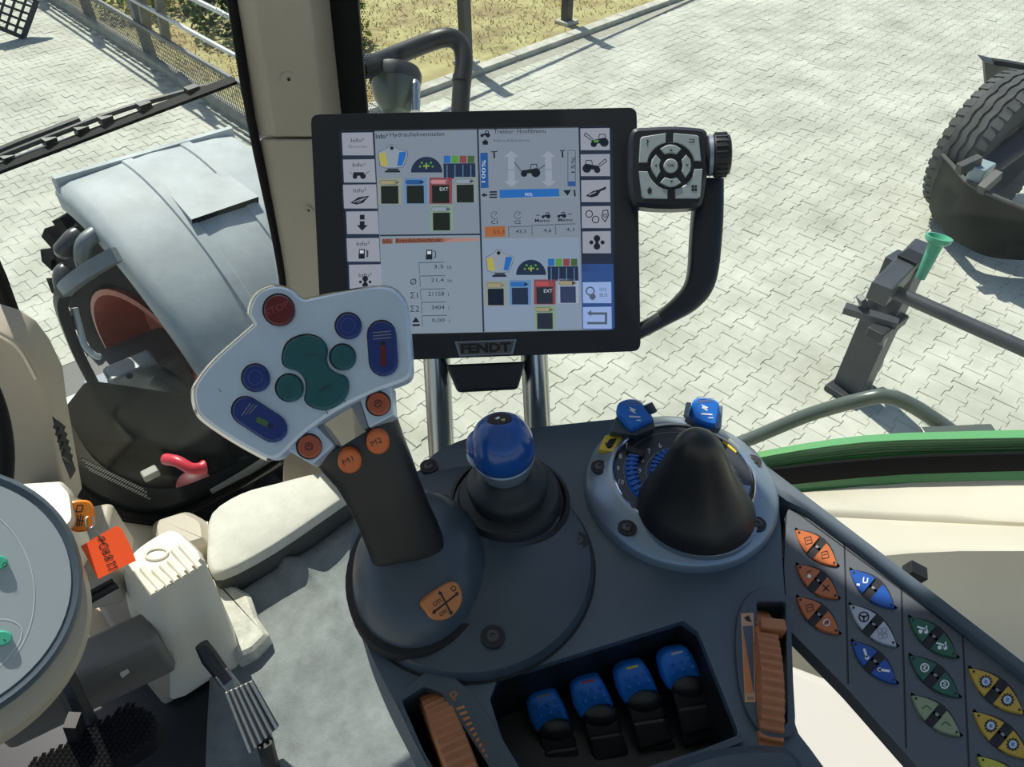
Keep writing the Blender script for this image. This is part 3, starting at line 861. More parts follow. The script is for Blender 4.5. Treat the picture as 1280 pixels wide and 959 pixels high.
# ---- right window
w2 = thing('window_2', 'right cab window over the paved yard', None, RWP.at(900, 560), kind='structure')
outl = [(425, -60), (1500, -200), (2000, -300), (2000, 560), (1500, 560), (1280, 562), (1160, 562), (1060, 568), (985, 578), (930, 594), (800, 660), (470, 620)]
m = MB(); m.prism([RWP.at(*p) for p in outl], RWP.n * -.004); m.build('pane', M_GLASS, w2, smooth=0)
m = MB(); ring = []
for y in (-100, 0, 150, 300, 450, 620):
    a, b = 412 + y * .105, 447 + y * .085
    ring.append([RWP.at(a, y, .012), RWP.at(b, y, .012), RWP.at(b + 2, y, -.012), RWP.at(a, y, -.012)])
m.loft(ring); m.build('seal', M_RUBBER, w2)
m = MB()
for j in range(60):
    for i in range(3):
        y = -8 + j * 3.2; x = 450 + y * .085 + i * 3.2 + (j % 2) * 1.6
        m.poly(RWP.circle(RWP.at(x, y, .001), .0011 - i * .00022, 6))
m.build('frit_dots', M_INK, w2, smooth=0, kind='stuff')
# ---- sill: green body edge, black seal, green inner edge
sl = thing('trim_2', 'green painted edge with black seal below the right window', None, RWP.at(1150, 580), kind='structure')
XS = [900, 930, 960, 1000, 1040, 1080, 1130, 1180, 1230, 1290, 1400, 1560, 1760]
def yt(x): return 550 + 26 * max(0, (1130 - x) / 200) ** 1.6 - 3 * max(0, min(1, (x - 1130) / 150))
def yb(x): return 571 + 16 * max(0, (1160 - x) / 190) ** 1.4 - 3.5 * max(0, min(1, (x - 1160) / 120))
def sill_strip(f0, f1, o0, o1, mt, nm, th=.015):
    m = MB(); rings = []
    for x in XS:
        a, b = RWP.at(x, f0(x), o0), RWP.at(x, f1(x), o1)
        rings.append([a, b, b - RWP.n * th, a - RWP.n * th])
    return m.loft(rings).build(nm, mt, sl)
sill_strip(yt, lambda x: yb(x) + 3, -.008, -.006, M_GREEN, 'body_edge')
m = MB()
m.loft([[RWP.at(x, yb(x) - 3, -.004), RWP.at(x, yb(x), .008), RWP.at(x, yb(x) + 14, .012), RWP.at(x, yb(x) + 21, .010), RWP.at(x, yb(x) + 22, -.004)] for x in XS]).build('seal', M_RUBBER, sl)
sill_strip(lambda x: yb(x) + 18, lambda x: yb(x) + 38, .006, .012, M_GREEN, 'inner_edge')
m = MB()
for i in range(190):
    for j in range(5):
        x = 940 + i * 2.6 + (j % 2) * 1.3; y = yt(x) + 1.5 + j * 3.4
        if y < yb(x) - 3: m.poly(RWP.circle(RWP.at(x, y, .001), .00062 + .0001 * j, 5))
m.build('frit_dots', M_INK, sl, smooth=0, kind='stuff')

# ---- beige inner wall on the right, its ledge in the sun
def rw(x, y, back): return P(x, y, RWP.depth(x, 604) - back)
m = MB(); rings = []
for x in [900, 960, 1020, 1080, 1140, 1200, 1260, 1330, 1420, 1560, 1740]:
    d0 = RWP.depth(x, 604) - .012
    y0 = yb(x) + 32
    ym = 640 + (x - 1009) * .05
    yl = 700 - 8 * max(0, min(1, (x - 1100) / 60))
    rings.append([P(x, y0, d0), P(x, ym - 6, d0 - .028), P(x, ym, d0 - .030), P(x, ym + 5, d0 - .029), P(x, yl - 12, d0 - .070), P(x, yl - 3, d0 - .074), P(x, yl + 4, d0 - .068), P(x, yl + 70, d0 - .012), P(x, yl + 150, d0 + .06), P(x, yl + 300, d0 + .20), P(x, yl + 300, d0 + .30), P(x, y0, d0 + .04)])
wr = m.loft(rings).build('wall_right', M_BEIGE2, smooth=40, kind='structure')
wr['label'] = 'pale beige moulded inner wall below the right window'
m = MB().bar(P(1134, 711, .62), P(1153, 721, .62), .012, .012); m.build('trim_3', M_BLACK, smooth=0, kind='structure')['label'] = 'small black clip on the beige wall behind the button panel'
lw = MB().prism([G(900, 790, 2.12), G(1090, 860, 2.12), G(1210, 1020, 2.12), G(900, 1060, 2.12)], UP * -.30).build('wall_seat_side', mat('seat side plastic', (.52, .51, .46), .6), smooth=0, kind='structure', bevel=.02)
lw['label'] = 'sunlit pale beige cover low between the armrest and its button panel'

# ---- beige corner casting at the foot of the pillar
cc = thing('corner_cover', 'pale beige cover at the foot of the windscreen pillar, sun on its top', 'cover', G(330, 690, FLZ))
tp = smooth2([(258, 676), (263, 642), (300, 617), (345, 604), (405, 590), (440, 596), (444, 612), (420, 630), (340, 684), (276, 717), (259, 706)], 3)
m = MB(); top = [G(p.x, p.y, 1.82) for p in tp]
c = sum(top, Vector()) / len(top)
m.loft([[Vector((c.x + (p.x - c.x) * s, c.y + (p.y - c.y) * s, z)) for p in top] for s, z in ((.93, 1.822), (.97, 1.820), (1.0, 1.812), (1.004, 1.800))], True, True)
m.build('cover_shell', mat('corner cover plastic', (.56, .55, .48), .65, bump=.2, bscale=300, bdist=.001, var=.08, vscale=30), cc, smooth=50)
m = MB(); m.loft([[Vector((c.x + (p.x - c.x) * s, c.y + (p.y - c.y) * s, z)) for p in top] for s, z in ((.99, 1.802), (1.0, 1.798), (1.015, 1.76), (1.02, FLZ + .01))], True, True); m.build('shaded_side', mat('shaded cover side', (.055, .058, .055), .6), cc, smooth=50)  # side of the cover in shade; the darkening is put into its colour
tp = rounded([(186, 648), (232, 634), (258, 648), (262, 676), (214, 690), (192, 690)], .3)
m = MB(); m.pad([G(p.x, p.y, 1.82) for p in tp], UP, .10, .012); m.build('boss', M_BEIGE, cc)
m = MB(); wt = [(84, 640), (100, 626), (150, 660), (205, 668), (260, 660)]; wb = [(70, 700), (110, 730), (150, 760), (190, 770), (260, 740)]
m.loft([[WSP.at(a[0], a[1] - 8, .012), P(b[0], b[1], 1.2), P(b[0] - 4, b[1] + 60, 1.14), P(b[0], b[1] + 60, 1.2), WSP.at(a[0], a[1], -.02)] for a, b in zip(wt, wb)])
m.build('wall_front', M_BEIGE2, smooth=40, kind='structure')['label'] = 'pale beige panel below the windscreen corner behind the ignition key'

# ---- floor mat with a lifted fold
def mat_z(x, y):
    return FLZ + .022 + .006 * math.sin(x * 23) * math.sin(y * 19)
pts = []; N1, N2 = 46, 40
q0, q1, q2, q3 = Vector(G(268, 775, FLZ)), Vector(G(480, 628, FLZ)), Vector(G(720, 1000, FLZ)), Vector(G(262, 1040, FLZ))
m = MB()
for i in range(N1):
    for j in range(N2):
        s, t = i / (N1 - 1), j / (N2 - 1)
        p = (q0 * (1 - s) + q1 * s) * (1 - t) + (q3 * (1 - s) + q2 * s) * t
        z = mat_z(p.x, p.y)
        d = abs((s * .9 + .02) - (.36 + .10 * math.sin(t * 8)) - t * .25)
        if t < .5: z += .022 * max(0, 1 - d / .05) * (1 - t * 2)
        z += .02 * math.exp(-((t - .06) / .05) ** 2)
        m.v.append(Vector((p.x, p.y, z)))
for i in range(N1 - 1):
    for j in range(N2 - 1):
        a = i * N2 + j; m.f.append([a, a + 1, a + N2 + 1, a + N2]); m.m.append(0)
fm = m.build('floor_mat', M_MAT, smooth=60)
sm_ = fm.modifiers.new('thickness', 'SOLIDIFY'); sm_.thickness = .012; sm_.offset = -1
tag(fm, 'worn grey floor mat with a raised fold beside the pedals', 'floor mat')
sp = MB(); tp = rounded([(258, 712), (312, 742), (322, 772), (336, 792), (316, 812), (294, 822), (262, 760)], .15)
sp.pad([G(p.x, p.y, 1.775) for p in tp], UP, .045, .006); cs = sp.build('kick_plate', mat('worn grey beige plate', (.52, .51, .44), .7, bump=.4, bscale=200, var=.25, vscale=40))
tag(cs, 'worn pale plate between the beige pedal housing and the grey mat', 'plate')

# ---- beige accelerator housing
ph = thing('pedal_housing', 'pale beige ribbed housing above the accelerator pedal', 'housing', G(217, 875, FLZ + .01))
TZ = 1.985
top = [(154, 716), (172, 690), (206, 668), (222, 666), (236, 676), (256, 702), (226, 724), (196, 746), (174, 736)]
bot = [(166, 800), (190, 760), (230, 735), (258, 730), (280, 760), (304, 826), (262, 850), (218, 874), (186, 850)]
def pin(pp, z): return [G(x, y, z) for x, y in pp]
TT, BB = pin(top, TZ), pin(bot, FLZ + .012)
TT2 = smooth2(TT, 3); BB2 = smooth2(BB, 3)
c = sum(TT2, Vector()) / len(TT2)
m = MB(); m.loft([BB2, [b * .55 + a * .45 for a, b in zip(TT2, BB2)], [b * .12 + a * .88 for a, b in zip(TT2, BB2)], TT2, [Vector((c.x + (p.x - c.x) * .92, c.y + (p.y - c.y) * .92, TZ + .008)) for p in TT2]])
m.build('housing_shell', M_BEIGE2, ph, smooth=40)
for i in range(7):
    f = i / 6
    x0, y0 = 164 + 58 * f - 2, 717 - 34 * f + 1
    L0 = .35 if i in (2, 3, 4) else 0
    a = G(x0 + 6 + (14 * L0), y0 - 8 + 22 * L0 + 6, TZ + .009); b = G(x0 + 30, y0 + 26, TZ + .006)
    MB().tube([a, b], .0045, 8).build('rib', M_BEIGE2, ph)
m = MB(); c0 = G(196, 693, TZ + .009); zp = ZP(TZ)
m.tube([c0 + Vector((math.cos(a) * .016, math.sin(a) * .010, 0)) for a in [2 * PI * i / 16 for i in range(17)]], .0022, 6); m.build('oval_rim', M_BEIGE2, ph)

def ribbed_plate(parent, quad, n, d, up, m1, name='foot_plate'):
    a, b, c, e = quad
    m = MB(); m.prism([a, b, c, e], up * -.006); m.build(name, M_DARKSTEEL, parent, bevel=.002)
    for i in range(n):
        f = (i + .5) / n
        MB().bar(a.lerp(b, f) + up * .002, e.lerp(c, f) + up * .002, (b - a).length / n * .62, .009, up).build('ridge', m1, parent, bevel=.0015)
ac = thing('accelerator_pedal', 'ribbed silver accelerator pedal on a black arm beside the mat', 'pedal', G(320, 900, FLZ + .02))
MB().tube([G(252, 806, 1.90), G(262, 822, 1.88), G(284, 852, 1.85)], [.010, .013, .011], 10).build('arm', M_BLACK, ac)
MB().bar(G(276, 840, 1.865), G(300, 872, 1.83), .022, .01).build('bracket', M_GREYSTEEL, ac, bevel=.002)
qa, qb, qc, qd = G(280, 866, 1.85), G(316, 850, 1.85), G(349, 908, 1.80), G(310, 944, 1.80)
nn = (qb - qa).cross(qd - qa).normalized(); nn = nn if nn.z > 0 else -nn
ribbed_plate(ac, (qa, qb, qc, qd), 6, 0, nn, mat('worn aluminium', (.42, .43, .43), .38, metal=.8))
MB().tube([(qc + qd) / 2 + UP * -.005, G(340, 962, FLZ + .02)], .012, 8).build('hinge_rod', M_BLACK, ac)

bp_ = thing('brake_pedal', 'black brake pedal with a diamond studded rubber pad, lower left', 'pedal', G(110, 940, FLZ + .05))
pad = smooth2([(40, 950), (90, 925), (150, 885), (172, 881), (190, 893), (194, 915), (178, 934), (120, 968), (60, 1000), (30, 990)], 3)
BPZ = 1.90
m = MB(); m.pad([G(p.x, p.y, BPZ) for p in pad], UP, .03, .008); m.build('pad', M_RUBBER, bp_)
m = MB(); pg = [(p.x, p.y) for p in pad]
for i in range(40):
    for j in range(26):
        x = 30 + i * 7.0 + (j % 2) * 3.5; y = 876 + j * 5.2
        if not inpoly(x, y, pg): continue
        c = G(x, y, BPZ + .001)
        k = .0042
        m.add([c + KD * k, c + KN * k, c - KD * k, c - KN * k, c + UP * .0038], [[0, 1, 4], [1, 2, 4], [2, 3, 4], [3, 0, 4]])
m.build('diamond_studs', M_RUBBER, bp_, smooth=0, kind='stuff')
MB().bar(G(90, 900, 1.95), G(102, 935, 1.86), .02, .015).build('arm', M_BLACK, bp_)
MB().tube([G(60, 800, 2.0), G(95, 880, 1.92), G(120, 925, 1.87)], .014, 8).build('arm', M_BLACK, bp_)
MB().bar(G(-10, 900, 1.87), G(205, 800, 1.87), .06, .10).build('wall_pedals', mat('brown grey panel', (.19, .175, .15), .6), smooth=0, kind='structure', bevel=.01)['label'] = 'brown panel behind the brake pedal'
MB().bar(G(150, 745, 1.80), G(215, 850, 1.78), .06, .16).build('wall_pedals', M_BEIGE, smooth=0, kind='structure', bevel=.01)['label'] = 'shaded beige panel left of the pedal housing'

MB().prism([G(x, y, 1.885) for x, y in ((148, 826), (152, 806), (170, 792), (174, 808), (172, 826), (150, 844))], UP * -.01).build('trim_4', M_BEIGE2, smooth=0, kind='structure')['label'] = 'small sunlit pale plate beside the pedal housing'
# ---- dashboard and steering column on the left
db = thing('steering_column', 'beige steering column with a round grey instrument pod at the left edge', 'steering column', P(20, 760, .75))
dc = P(-84, 744, .56); dax = (EYE - dc).normalized(); dax = (dax + Vector((.18, .05, .12))).normalized()
k = .56 / F
MB().lathe(P(-62, 780, .57), dax, [(170 * k, -.16), (180 * k, -.08), (174 * k, -.035), (160 * k, -.014), (140 * k, -.012)], 64).build('pod_shell', M_BEIGE, db)
MB().lathe(dc, dax, [(169 * k, -.03), (169 * k, -.008), (164 * k, -.001), (160 * k, .0015), (152 * k, -.001), (.001, -.001)], 64).build('pod_bezel', M_CONSOLE, db)
dpl = Plane(dc, dax)
MB().lathe(dc, dax, [(151 * k, -.004), (151 * k, .0004), (.001, .0004)], 64).build('dial_face', mat('grey instrument face', (.40, .46, .48), .4), db)
pen = Pen(dpl, .0008)
pen.path(M_INKW, [(-84 + 127 * math.cos(a), 744 + 127 * math.sin(a)) for a in [-1.1 + i * .05 for i in range(36)]], 1.0)
pen.path(M_INKW, [tuple(p) for p in smooth2([(-20, 776), (8, 774), (26, 784), (24, 802), (8, 824), (-12, 840)], 4, False)], 1.0)
pen.build('dial_lines', db)
for cx, cy in ((-3, 703), (2, 798)):
    MB().pad(dpl.circle(dpl.at(cx, cy, .005), 10 * k * 1.2, 20, ry=8 * k * 1.2), dpl.n, .005, .0012).build('push_button', mat('mint button', (.07, .45, .30), .4), db, label='mint green push button')
for s_, cy in (('D', 707), ('-', 800)):
    pe = Pen(dpl, .0055); pe.text(M_INK, s_, 2 if s_ == 'D' else 4, cy, 6 if s_ == 'D' else 1.5, 40); pe.build('button_symbol', db)
m = MB(); pg = [(-60, 400), (0, 418), (22, 432), (40, 455), (58, 490), (64, 530), (74, 580), (86, 640), (60, 660), (0, 640), (-60, 620)]
m.prism([P(x, y, .655 / (CP - (y - H / 2) / F * SP)) for x, y in pg], Vector((0, .05, 0)))
m.build('cowl_side', M_BEIGE, db, bevel=.006)
m = MB(); m.tube([P(x, y, .652 / (CP - (y - H / 2) / F * SP)) for x, y in smooth2([(-40, 400), (0, 421), (22, 436), (36, 458), (44, 474)], 4, False)], .0016, 6); m.build('cowl_edge', M_BEIGE2, db)  # pale line along the cowl; its sunlit edge is put into the colour
for i in range(5):
    MB().bar(P(69 + i * 2.6, 530 + i * 9, .855), P(79 + i * 2.4, 538 + i * 9, .87), .003, .01).build('vent_fin', M_BLACK, db)
m = MB(); m.prism([P(x, y, .875) for x, y in ((65, 520), (74, 528), (95, 588), (88, 600), (78, 575))], ray(80, 560).normalized() * .02); m.build('vent', M_BLACK, db)
m = MB(); m.loft([[G(x, y, 2.34) for x, y in rounded([(20, 606), (74, 604), (86, 618), (90, 650), (40, 690), (10, 660)], .25)], [G(x, y, 2.30) for x, y in rounded([(16, 606), (78, 602), (92, 618), (100, 656), (44, 700), (6, 664)], .25)], [G(x, y, 2.0) for x, y in rounded([(30, 610), (90, 610), (100, 640), (118, 690), (80, 760), (30, 700)], .25)]])
m.build('ignition_cowl', M_BEIGE2, db, smooth=50)
for i in range(2):
    MB().bar(G(108 + i * 5, 745 + i * 6, 2.03), G(142 + i * 5, 726 + i * 6, 2.03), .006, .006).build('slot', M_INK, db)
m = MB(); m.bar(G(100, 700, 1.98), G(150, 690, 1.98), .12, .10); m.build('lower_cowl', M_BEIGE, db, bevel=.01)
sw = thing('steering_wheel', 'black steering wheel rim just entering at the left edge', 'steering wheel', P(-10, 580, .5))
c = P(-392, 590, .50); spl = Plane(c, (EYE - c).normalized() + Vector((.0, .0, .1)))
m = MB(); m.tube([c + (spl.x * math.cos(a) + spl.y * math.sin(a)) * .181 for a in [-1.2 + i * .06 for i in range(41)]], .0105, 12); m.build('rim', M_RUBBER, sw)
m = MB(); m.bar(c, c + spl.x * .18 - spl.y * .05, .03, .012, spl.n); m.build('spoke', M_BLACK, sw)

# ---- ignition key and its handwritten tag
ky = thing('ignition_key', 'orange headed ignition key in the beige column', 'key', P(104, 645, .72))
kpl = Plane(P(104, 645, .72), (EYE - P(104, 645, .72)).normalized() + Vector((.1, 0, 0)))
hd = smooth2([(86, 632), (92, 626), (106, 625), (114, 628), (119, 638), (120, 652), (116, 660), (104, 665), (92, 664), (88, 654)], 3)
m = MB(); m.pad([kpl.at(p.x, p.y, .004) for p in hd], kpl.n, .009, .002); m.build('key_head', mat('orange key plastic', (.80, .24, .015), .4), ky)
MB().bar(kpl.at(94, 645, -.001), kpl.at(78, 668, -.05), .008, .003, kpl.n).build('blade', M_CHROME, ky)
pe = Pen(kpl, .0045)
for q in ((97, 632, 95, 640), (97, 632, 104, 632), (104, 632, 102, 640), (95, 640, 102, 640), (98, 644, 96, 658), (101, 643, 99, 658), (104, 645, 102, 658), (96, 650, 108, 652)): pe.line(M_INK, *q, 1.5)
pe.build('key_mark', ky)
m = MB(); m.tube([kpl.at(112 + 5.5 * math.cos(a), 653 + 8 * math.sin(a), .005 + .002 * math.sin(a)) for a in [2 * PI * i / 18 for i in range(19)]], .0009, 6); m.build('key_ring', M_STEEL, ky)
tg = thing('key_tag', 'bright orange red square tag with handwriting hanging from the key ring', 'tag', P(136, 690, .71))
t0 = P(136, 690, .712); tpl = Plane(t0, (EYE - t0).normalized() + Vector((.15, .1, .25)))
m = MB(); m.prism([tpl.at(x, y) for x, y in ((101, 683), (124, 669), (146, 657), (152, 661), (162, 680), (170, 701), (146, 712), (123, 724), (116, 712), (107, 694))], tpl.n * -.0012); m.build('tag_plate', M_ORANGET, tg)
m = MB(); m.tube([tpl.at(x, y, .002) for x, y in ((117, 660), (121, 664), (124, 668), (127, 674))], .0007, 6); m.build('wire_loop', M_STEEL, tg)
pe = Pen(tpl, .0006)
def stroke(pts, w=1.2): pe.path(M_INK, [(p.x, p.y) for p in smooth2(pts, 4, False)], w)
# a row of handwritten figures running down the tag
gx, gy = (125, 672), (141, 711)
def fig(f, strokes):
    ox, oy = gx[0] + (gy[0] - gx[0]) * f, gx[1] + (gy[1] - gx[1]) * f
    for s in strokes:
        stroke([(ox + u * 1.15 + v * .35, oy - u * .42 + v * 1.0) for u, v in s])
# (u across the tag, v along it)
fig(.0, [[(-3, 3), (-1, 0), (3, 0), (4, 3), (1, 5), (-1, 3), (2, 1)]])
fig(.19, [[(-4, 2), (0, 0), (4, 2), (4, 5), (0, 6), (-4, 5), (-4, 2)]])
fig(.38, [[(-4, 3), (-2, 1), (0, 3), (2, 5), (4, 3), (2, 1), (0, 3), (-2, 6), (-4, 3)]])
fig(.57, [[(-4, 3), (-2, 1), (0, 3), (2, 5), (5, 3), (2, 1), (0, 3), (-2, 6), (-4, 3)]])
fig(.76, [[(-5, 3), (5, 3), (3, 1)]])
fig(.88, [[(-5, 4), (5, 4), (2, 1)], [(-4, 1), (-2, 2)]])
pe.build('handwriting', tg)

# ---- windscreen wiper outside
wp = thing('windscreen_wiper', 'black windscreen wiper blade lying across the upper left of the glass', 'wiper', WSP.at(150, 160, -.03))
m = MB(); m.bar(WSP.at(-30, 222, -.012), WSP.at(293, 100, -.012), .004, .016, WSP.n); m.build('rubber_blade', M_RUBBER, wp)
m = MB(); m.tube([WSP.at(x, y, -.026) for x, y in smooth2([(-30, 208), (60, 172), (150, 138), (220, 118), (293, 99)], 4, False)], .0036, 8); m.build('spine', M_DARKSTEEL, wp)
m = MB(); m.tube([WSP.at(x, y, -.034) for x, y in ((-30, 202), (30, 177), (100, 150))], .0055, 8); m.build('arm', M_BLACK, wp)
m = MB(); m.tube([WSP.at(x, y, -.019) for x, y in ((-30, 214), (100, 168), (200, 131), (293, 103))], .0016, 6); m.build('blade_rail', M_STEEL, wp)
for x, y in ((10, 204), (62, 182), (102, 168), (132, 155), (180, 138), (240, 118)):
    MB().bar(WSP.at(x - 7, y - 6 + 3, -.02), WSP.at(x + 7, y - 8, -.024), .009, .010, WSP.n).build('claw', M_BLACK, wp)
# ================================================================== THE TERMINAL
def scr(name, c, k=1.0):
    m = mat('screen ' + name, (.004, .004, .005), .25, spec=.3)
    b = m.node_tree.nodes['Principled BSDF']
    b.inputs['Emission Color'].default_value = (*lin(c), 1); b.inputs['Emission Strength'].default_value = k
    return m
S_BG = scr('background', '#76828f'); S_BG1 = scr('background left', '#7a8896'); S_BG2 = scr('background lower', '#7c8ca1'); S_TILE = scr('tile', '#8b909c'); S_TILEB = scr('tile bright', '#8aa2d0')
S_DK = scr('dark bar', '#222d40'); S_DKB = scr('blue dark bar', '#2c4a80'); S_INK = scr('ink', '#171e28'); S_INK2 = scr('grey ink', '#4c5867')
S_LN = scr('line', '#26303e'); S_BLK = scr('black box', '#1a211f'); S_NAV = scr('navy box', '#1f2c44'); S_GRN = scr('green', '#4d8a3a')
S_RED = scr('red', '#7c4044'); S_ORG = scr('orange', '#955c38'); S_BLU = scr('blue', '#2461a8'); S_BL2 = scr('bar blue', '#22508c'); S_YEL = scr('yellow', '#a39a4e')
S_GRY = scr('grey', '#828e9b'); S_LG = scr('light arrow', '#8994a0'); S_WHT = scr('white', '#b8c2cc'); S_BRN = scr('rust bar', '#80513f'); S_TAN = scr('tan', '#8f8a6c'); S_LBL = scr('light blue', '#5a7fa4')

DPL = plane3(P(400, 150, .585), P(790, 140, .583), P(600, 440, .597))
term = thing('display_terminal', 'dark touch screen terminal with grey menu page, arrow keypad and loop handle', 'display', P(600, 470, .60))
hout = rounded([(388, 143), (796, 134), (801, 439), (403, 454)], .035, 4)
scr_q = [(424, 163), (765, 157), (769, 412), (437, 419)]
hh = slab([DPL.at(*p) for p in hout], [[DPL.at(*p) for p in rounded(scr_q, .01, 1)]], DPL.n, .014, 'front_bezel', M_HOUSING, term, bevel=.0055, segs=4)
m = MB(); m.loft([[DPL.at(600 + (p.x - 600) * s, 295 + (p.y - 295) * s, o) for p in hout] for s, o in ((.995, -.012), (.985, -.032), (.90, -.046))]); m.build('back_shell', M_HOUSING, term)
screen = MB().prism([DPL.at(600 + (p[0] - 600) * 1.01, 290 + (p[1] - 290) * 1.01, -.0045) for p in scr_q], DPL.n * -.004).build('screen', S_BG, term, smooth=0)

def c4(x, y): return 380 + x / 5.33, 120 + y / 5.33
def c5(x, y): return 380 + x / 5.33, 280 + y / 5.33
def c6(x, y): return 580 + x / 5.33, 120 + y / 5.33
def c7(x, y): return 580 + x / 5.33, 280 + y / 5.33
SO_ = -.0043
pen = Pen(DPL, SO_)
# columns of soft keys and the dividing lines
pen.poly(S_DK, [(424, 163), (467, 162), (478, 372), (437, 400)]).poly(S_DK, [(723, 158), (766, 157), (768, 340), (727, 340)]).poly(S_DKB, [(726.6, 330), (768, 330), (769, 412), (728, 412)])
pen.poly(S_BG1, [(475, 295), (600, 293), (604.5, 415), (479, 417)]).poly(S_BG2, [(603, 300), (724, 298), (727, 411), (605, 414)])
pen.lay(1).line(S_LN, 597, 160, 604.5, 415, 2.2).line(S_LN, 475, 294.5, 600, 293, 2).line(S_LN, 467, 163, 479, 417, 2)
pen.line(S_GRY, 602, 248.5, 722, 246, 1.2).line(S_GRY, 603, 299.5, 724, 297.5, 1)
# top left page: heading, joystick pictogram, quadrant, lever bank
pen.lay(2).text(S_INK, 'Info³', *c4(478, 285), 6.2, -1, bold=.012).text(S_INK, 'Hydrauliekventielen', *c4(572, 281), 7, -1, wmax=68)
def pict(cx, X, Y, y0):
    P_ = lambda pts: [X(px, py + y0) for px, py in pts]
    pen.lay(2).poly(S_GRY, P_([(495, 375), (550, 350), (570, 325), (600, 325), (620, 350), (690, 370), (690, 400), (660, 475), (610, 480), (540, 480), (505, 465)]))
    pen.path(S_INK2, P_([(495, 375), (550, 350), (570, 325), (600, 325), (620, 350), (690, 370), (690, 400), (660, 475), (610, 480), (540, 480), (505, 465)]), .9, True)
    pen.lay(3).poly(S_YEL, P_([(497, 385), (540, 375), (560, 465), (515, 470)])).poly(S_BLU, P_([(635, 375), (675, 370), (682, 385), (655, 465), (620, 465)]))
    pen.disc(S_INK, *X(585, 347 + y0), 2.4).line(S_INK, *X(555, 490 + y0), *X(630, 490 + y0), 2).line(S_INK, *X(540, 503 + y0), *X(640, 503 + y0), 2.4)
pict(0, c4, 0, 0)
pen.lay(2).poly(S_NAV, [c4(712 + 105 - 105 * math.cos(a), 510 - 105 * math.sin(a)) for a in [PI * i / 16 for i in range(17)]])
def quad_dots(X, cx, cy):
    pen.lay(3)
    for a, b in ((-30, -55), (0, -48), (30, -55), (-42, -30), (-14, -34), (14, -34), (42, -30)): pen.disc(S_GRN, *X(cx + a, cy + b), 1.5, n=7)
    pen.line(S_YEL, *X(cx - 20, cy - 30), *X(cx + 18, cy - 36), 1.4).line(S_YEL, *X(cx, cy - 40), *X(cx, cy - 14), 1.6)
quad_dots(c4, 815, 500)
def bank(X, x0, y0, w, h1, h2):
    for k, cc in enumerate((S_BLU, S_GRN, S_RED, scr('dark green', '#3f5a35'))):
        x = x0 + k * w; pen.lay(2).poly(cc, [X(x + 3, y0), X(x + w - 5, y0), X(x + w - 5, y0 + h1), X(x + 3, y0 + h1)])
    pen.lay(2).poly(S_NAV, [X(x0, y0 + h1 + 4), X(x0 + 4 * w, y0 + h1 + 2), X(x0 + 4 * w + 4, y0 + h1 + h2), X(x0 + 4, y0 + h1 + h2)])
    for k in range(4): pen.lay(3).line(S_LBL, *X(x0 + 25 + k * w, y0 + h1 + h2), *X(x0 + 25 + k * w, y0 + h1 + 12), .9)
bank(c4, 928, 398, 53, 48, 105)
def valve(X, x, y, w, h, frame, head, box, txt=None):
    pen.lay(2).poly(frame, [X(x - 16, y - 6), X(x + w + 16, y - 6), X(x + w + 16, y + 48 + h), X(x - 16, y + 48 + h)])
    pen.lay(3).poly(head, [X(x, y + 8), X(x + w - 22, y + 8), X(x + w, y + 22), X(x + w - 22, y + 36), X(x, y + 36), X(x - 10, y + 22)])
    pen.path(S_INK2, [X(x, y + 8), X(x + w - 22, y + 8), X(x + w, y + 22), X(x + w - 22, y + 36), X(x, y + 36), X(x - 10, y + 22)], .7, True)
    pen.poly(S_INK, [X(x + w - 28, y + 10), X(x + w - 2, y + 22), X(x + w - 28, y + 34)])
    pen.lay(3).poly(box, [X(x, y + 46), X(x + w - 4, y + 44), X(x + w - 2, y + 44 + h), X(x + 2, y + 44 + h)])
    if txt: pen.lay(4).text(S_WHT, txt, *X(x + w * .45, y + 82), 4.2, -1)
valve(c4, 512, 554, 120, 120, scr('olive frame', '#7b8480'), S_TAN, S_BLK)
valve(c4, 684, 552, 118, 120, S_LBL, S_BL2, S_BLK)
valve(c4, 852, 550, 118, 120, S_RED, scr('pink', '#b07a80'), S_BLK, 'EXT')
valve(c4, 1016, 546, 118, 120, scr('pale green frame', '#7c8a87'), S_GRY, S_BLK)
valve(c4, 858, 732, 118, 120, scr('green frame', '#70877a'), S_GRY, S_BLK)
# bottom left page: fuel use
pen.lay(2).poly(S_BRN, [c5(520, 100), c5(590, 98), c5(590, 132), c5(520, 134)]).poly(S_BRN, [c5(608, 97), c5(930, 93), c5(1000, 94), c5(930, 122), c5(608, 130)])
pen.poly(scr('fading rust', '#9a7a74'), [c5(930, 93), c5(1165, 92), c5(1165, 112), c5(930, 124)])
pen.lay(3).text(S_INK, 'Info', *c5(526, 128), 5, -1).text(S_INK, 'Brandstofverbruik', *c5(615, 124), 5, -1, wmax=56)
def pump(X, x, y, s):
    pen.lay(3).poly(S_INK, [X(x, y), X(x + 40 * s, y), X(x + 40 * s, y + 65 * s), X(x - 4 * s, y + 65 * s)])
    pen.lay(4).poly(S_WHT, [X(x + 6 * s, y + 8 * s), X(x + 32 * s, y + 8 * s), X(x + 32 * s, y + 30 * s), X(x + 6 * s, y + 30 * s)])
    pen.lay(3).path(S_INK, [X(x + 46 * s, y + 5 * s), X(x + 62 * s, y + 15 * s), X(x + 62 * s, y + 50 * s), X(x + 48 * s, y + 55 * s)], 1)
pump(c5, 815, 172, 1)
rows = [(258, 300, '3,5', 'l/h'), (347, 390, '21,4', 'l/h'), (435, 480, '21158', 'l'), (523, 570, '3404', 'l'), (612, 658, '0,00', 'l')]
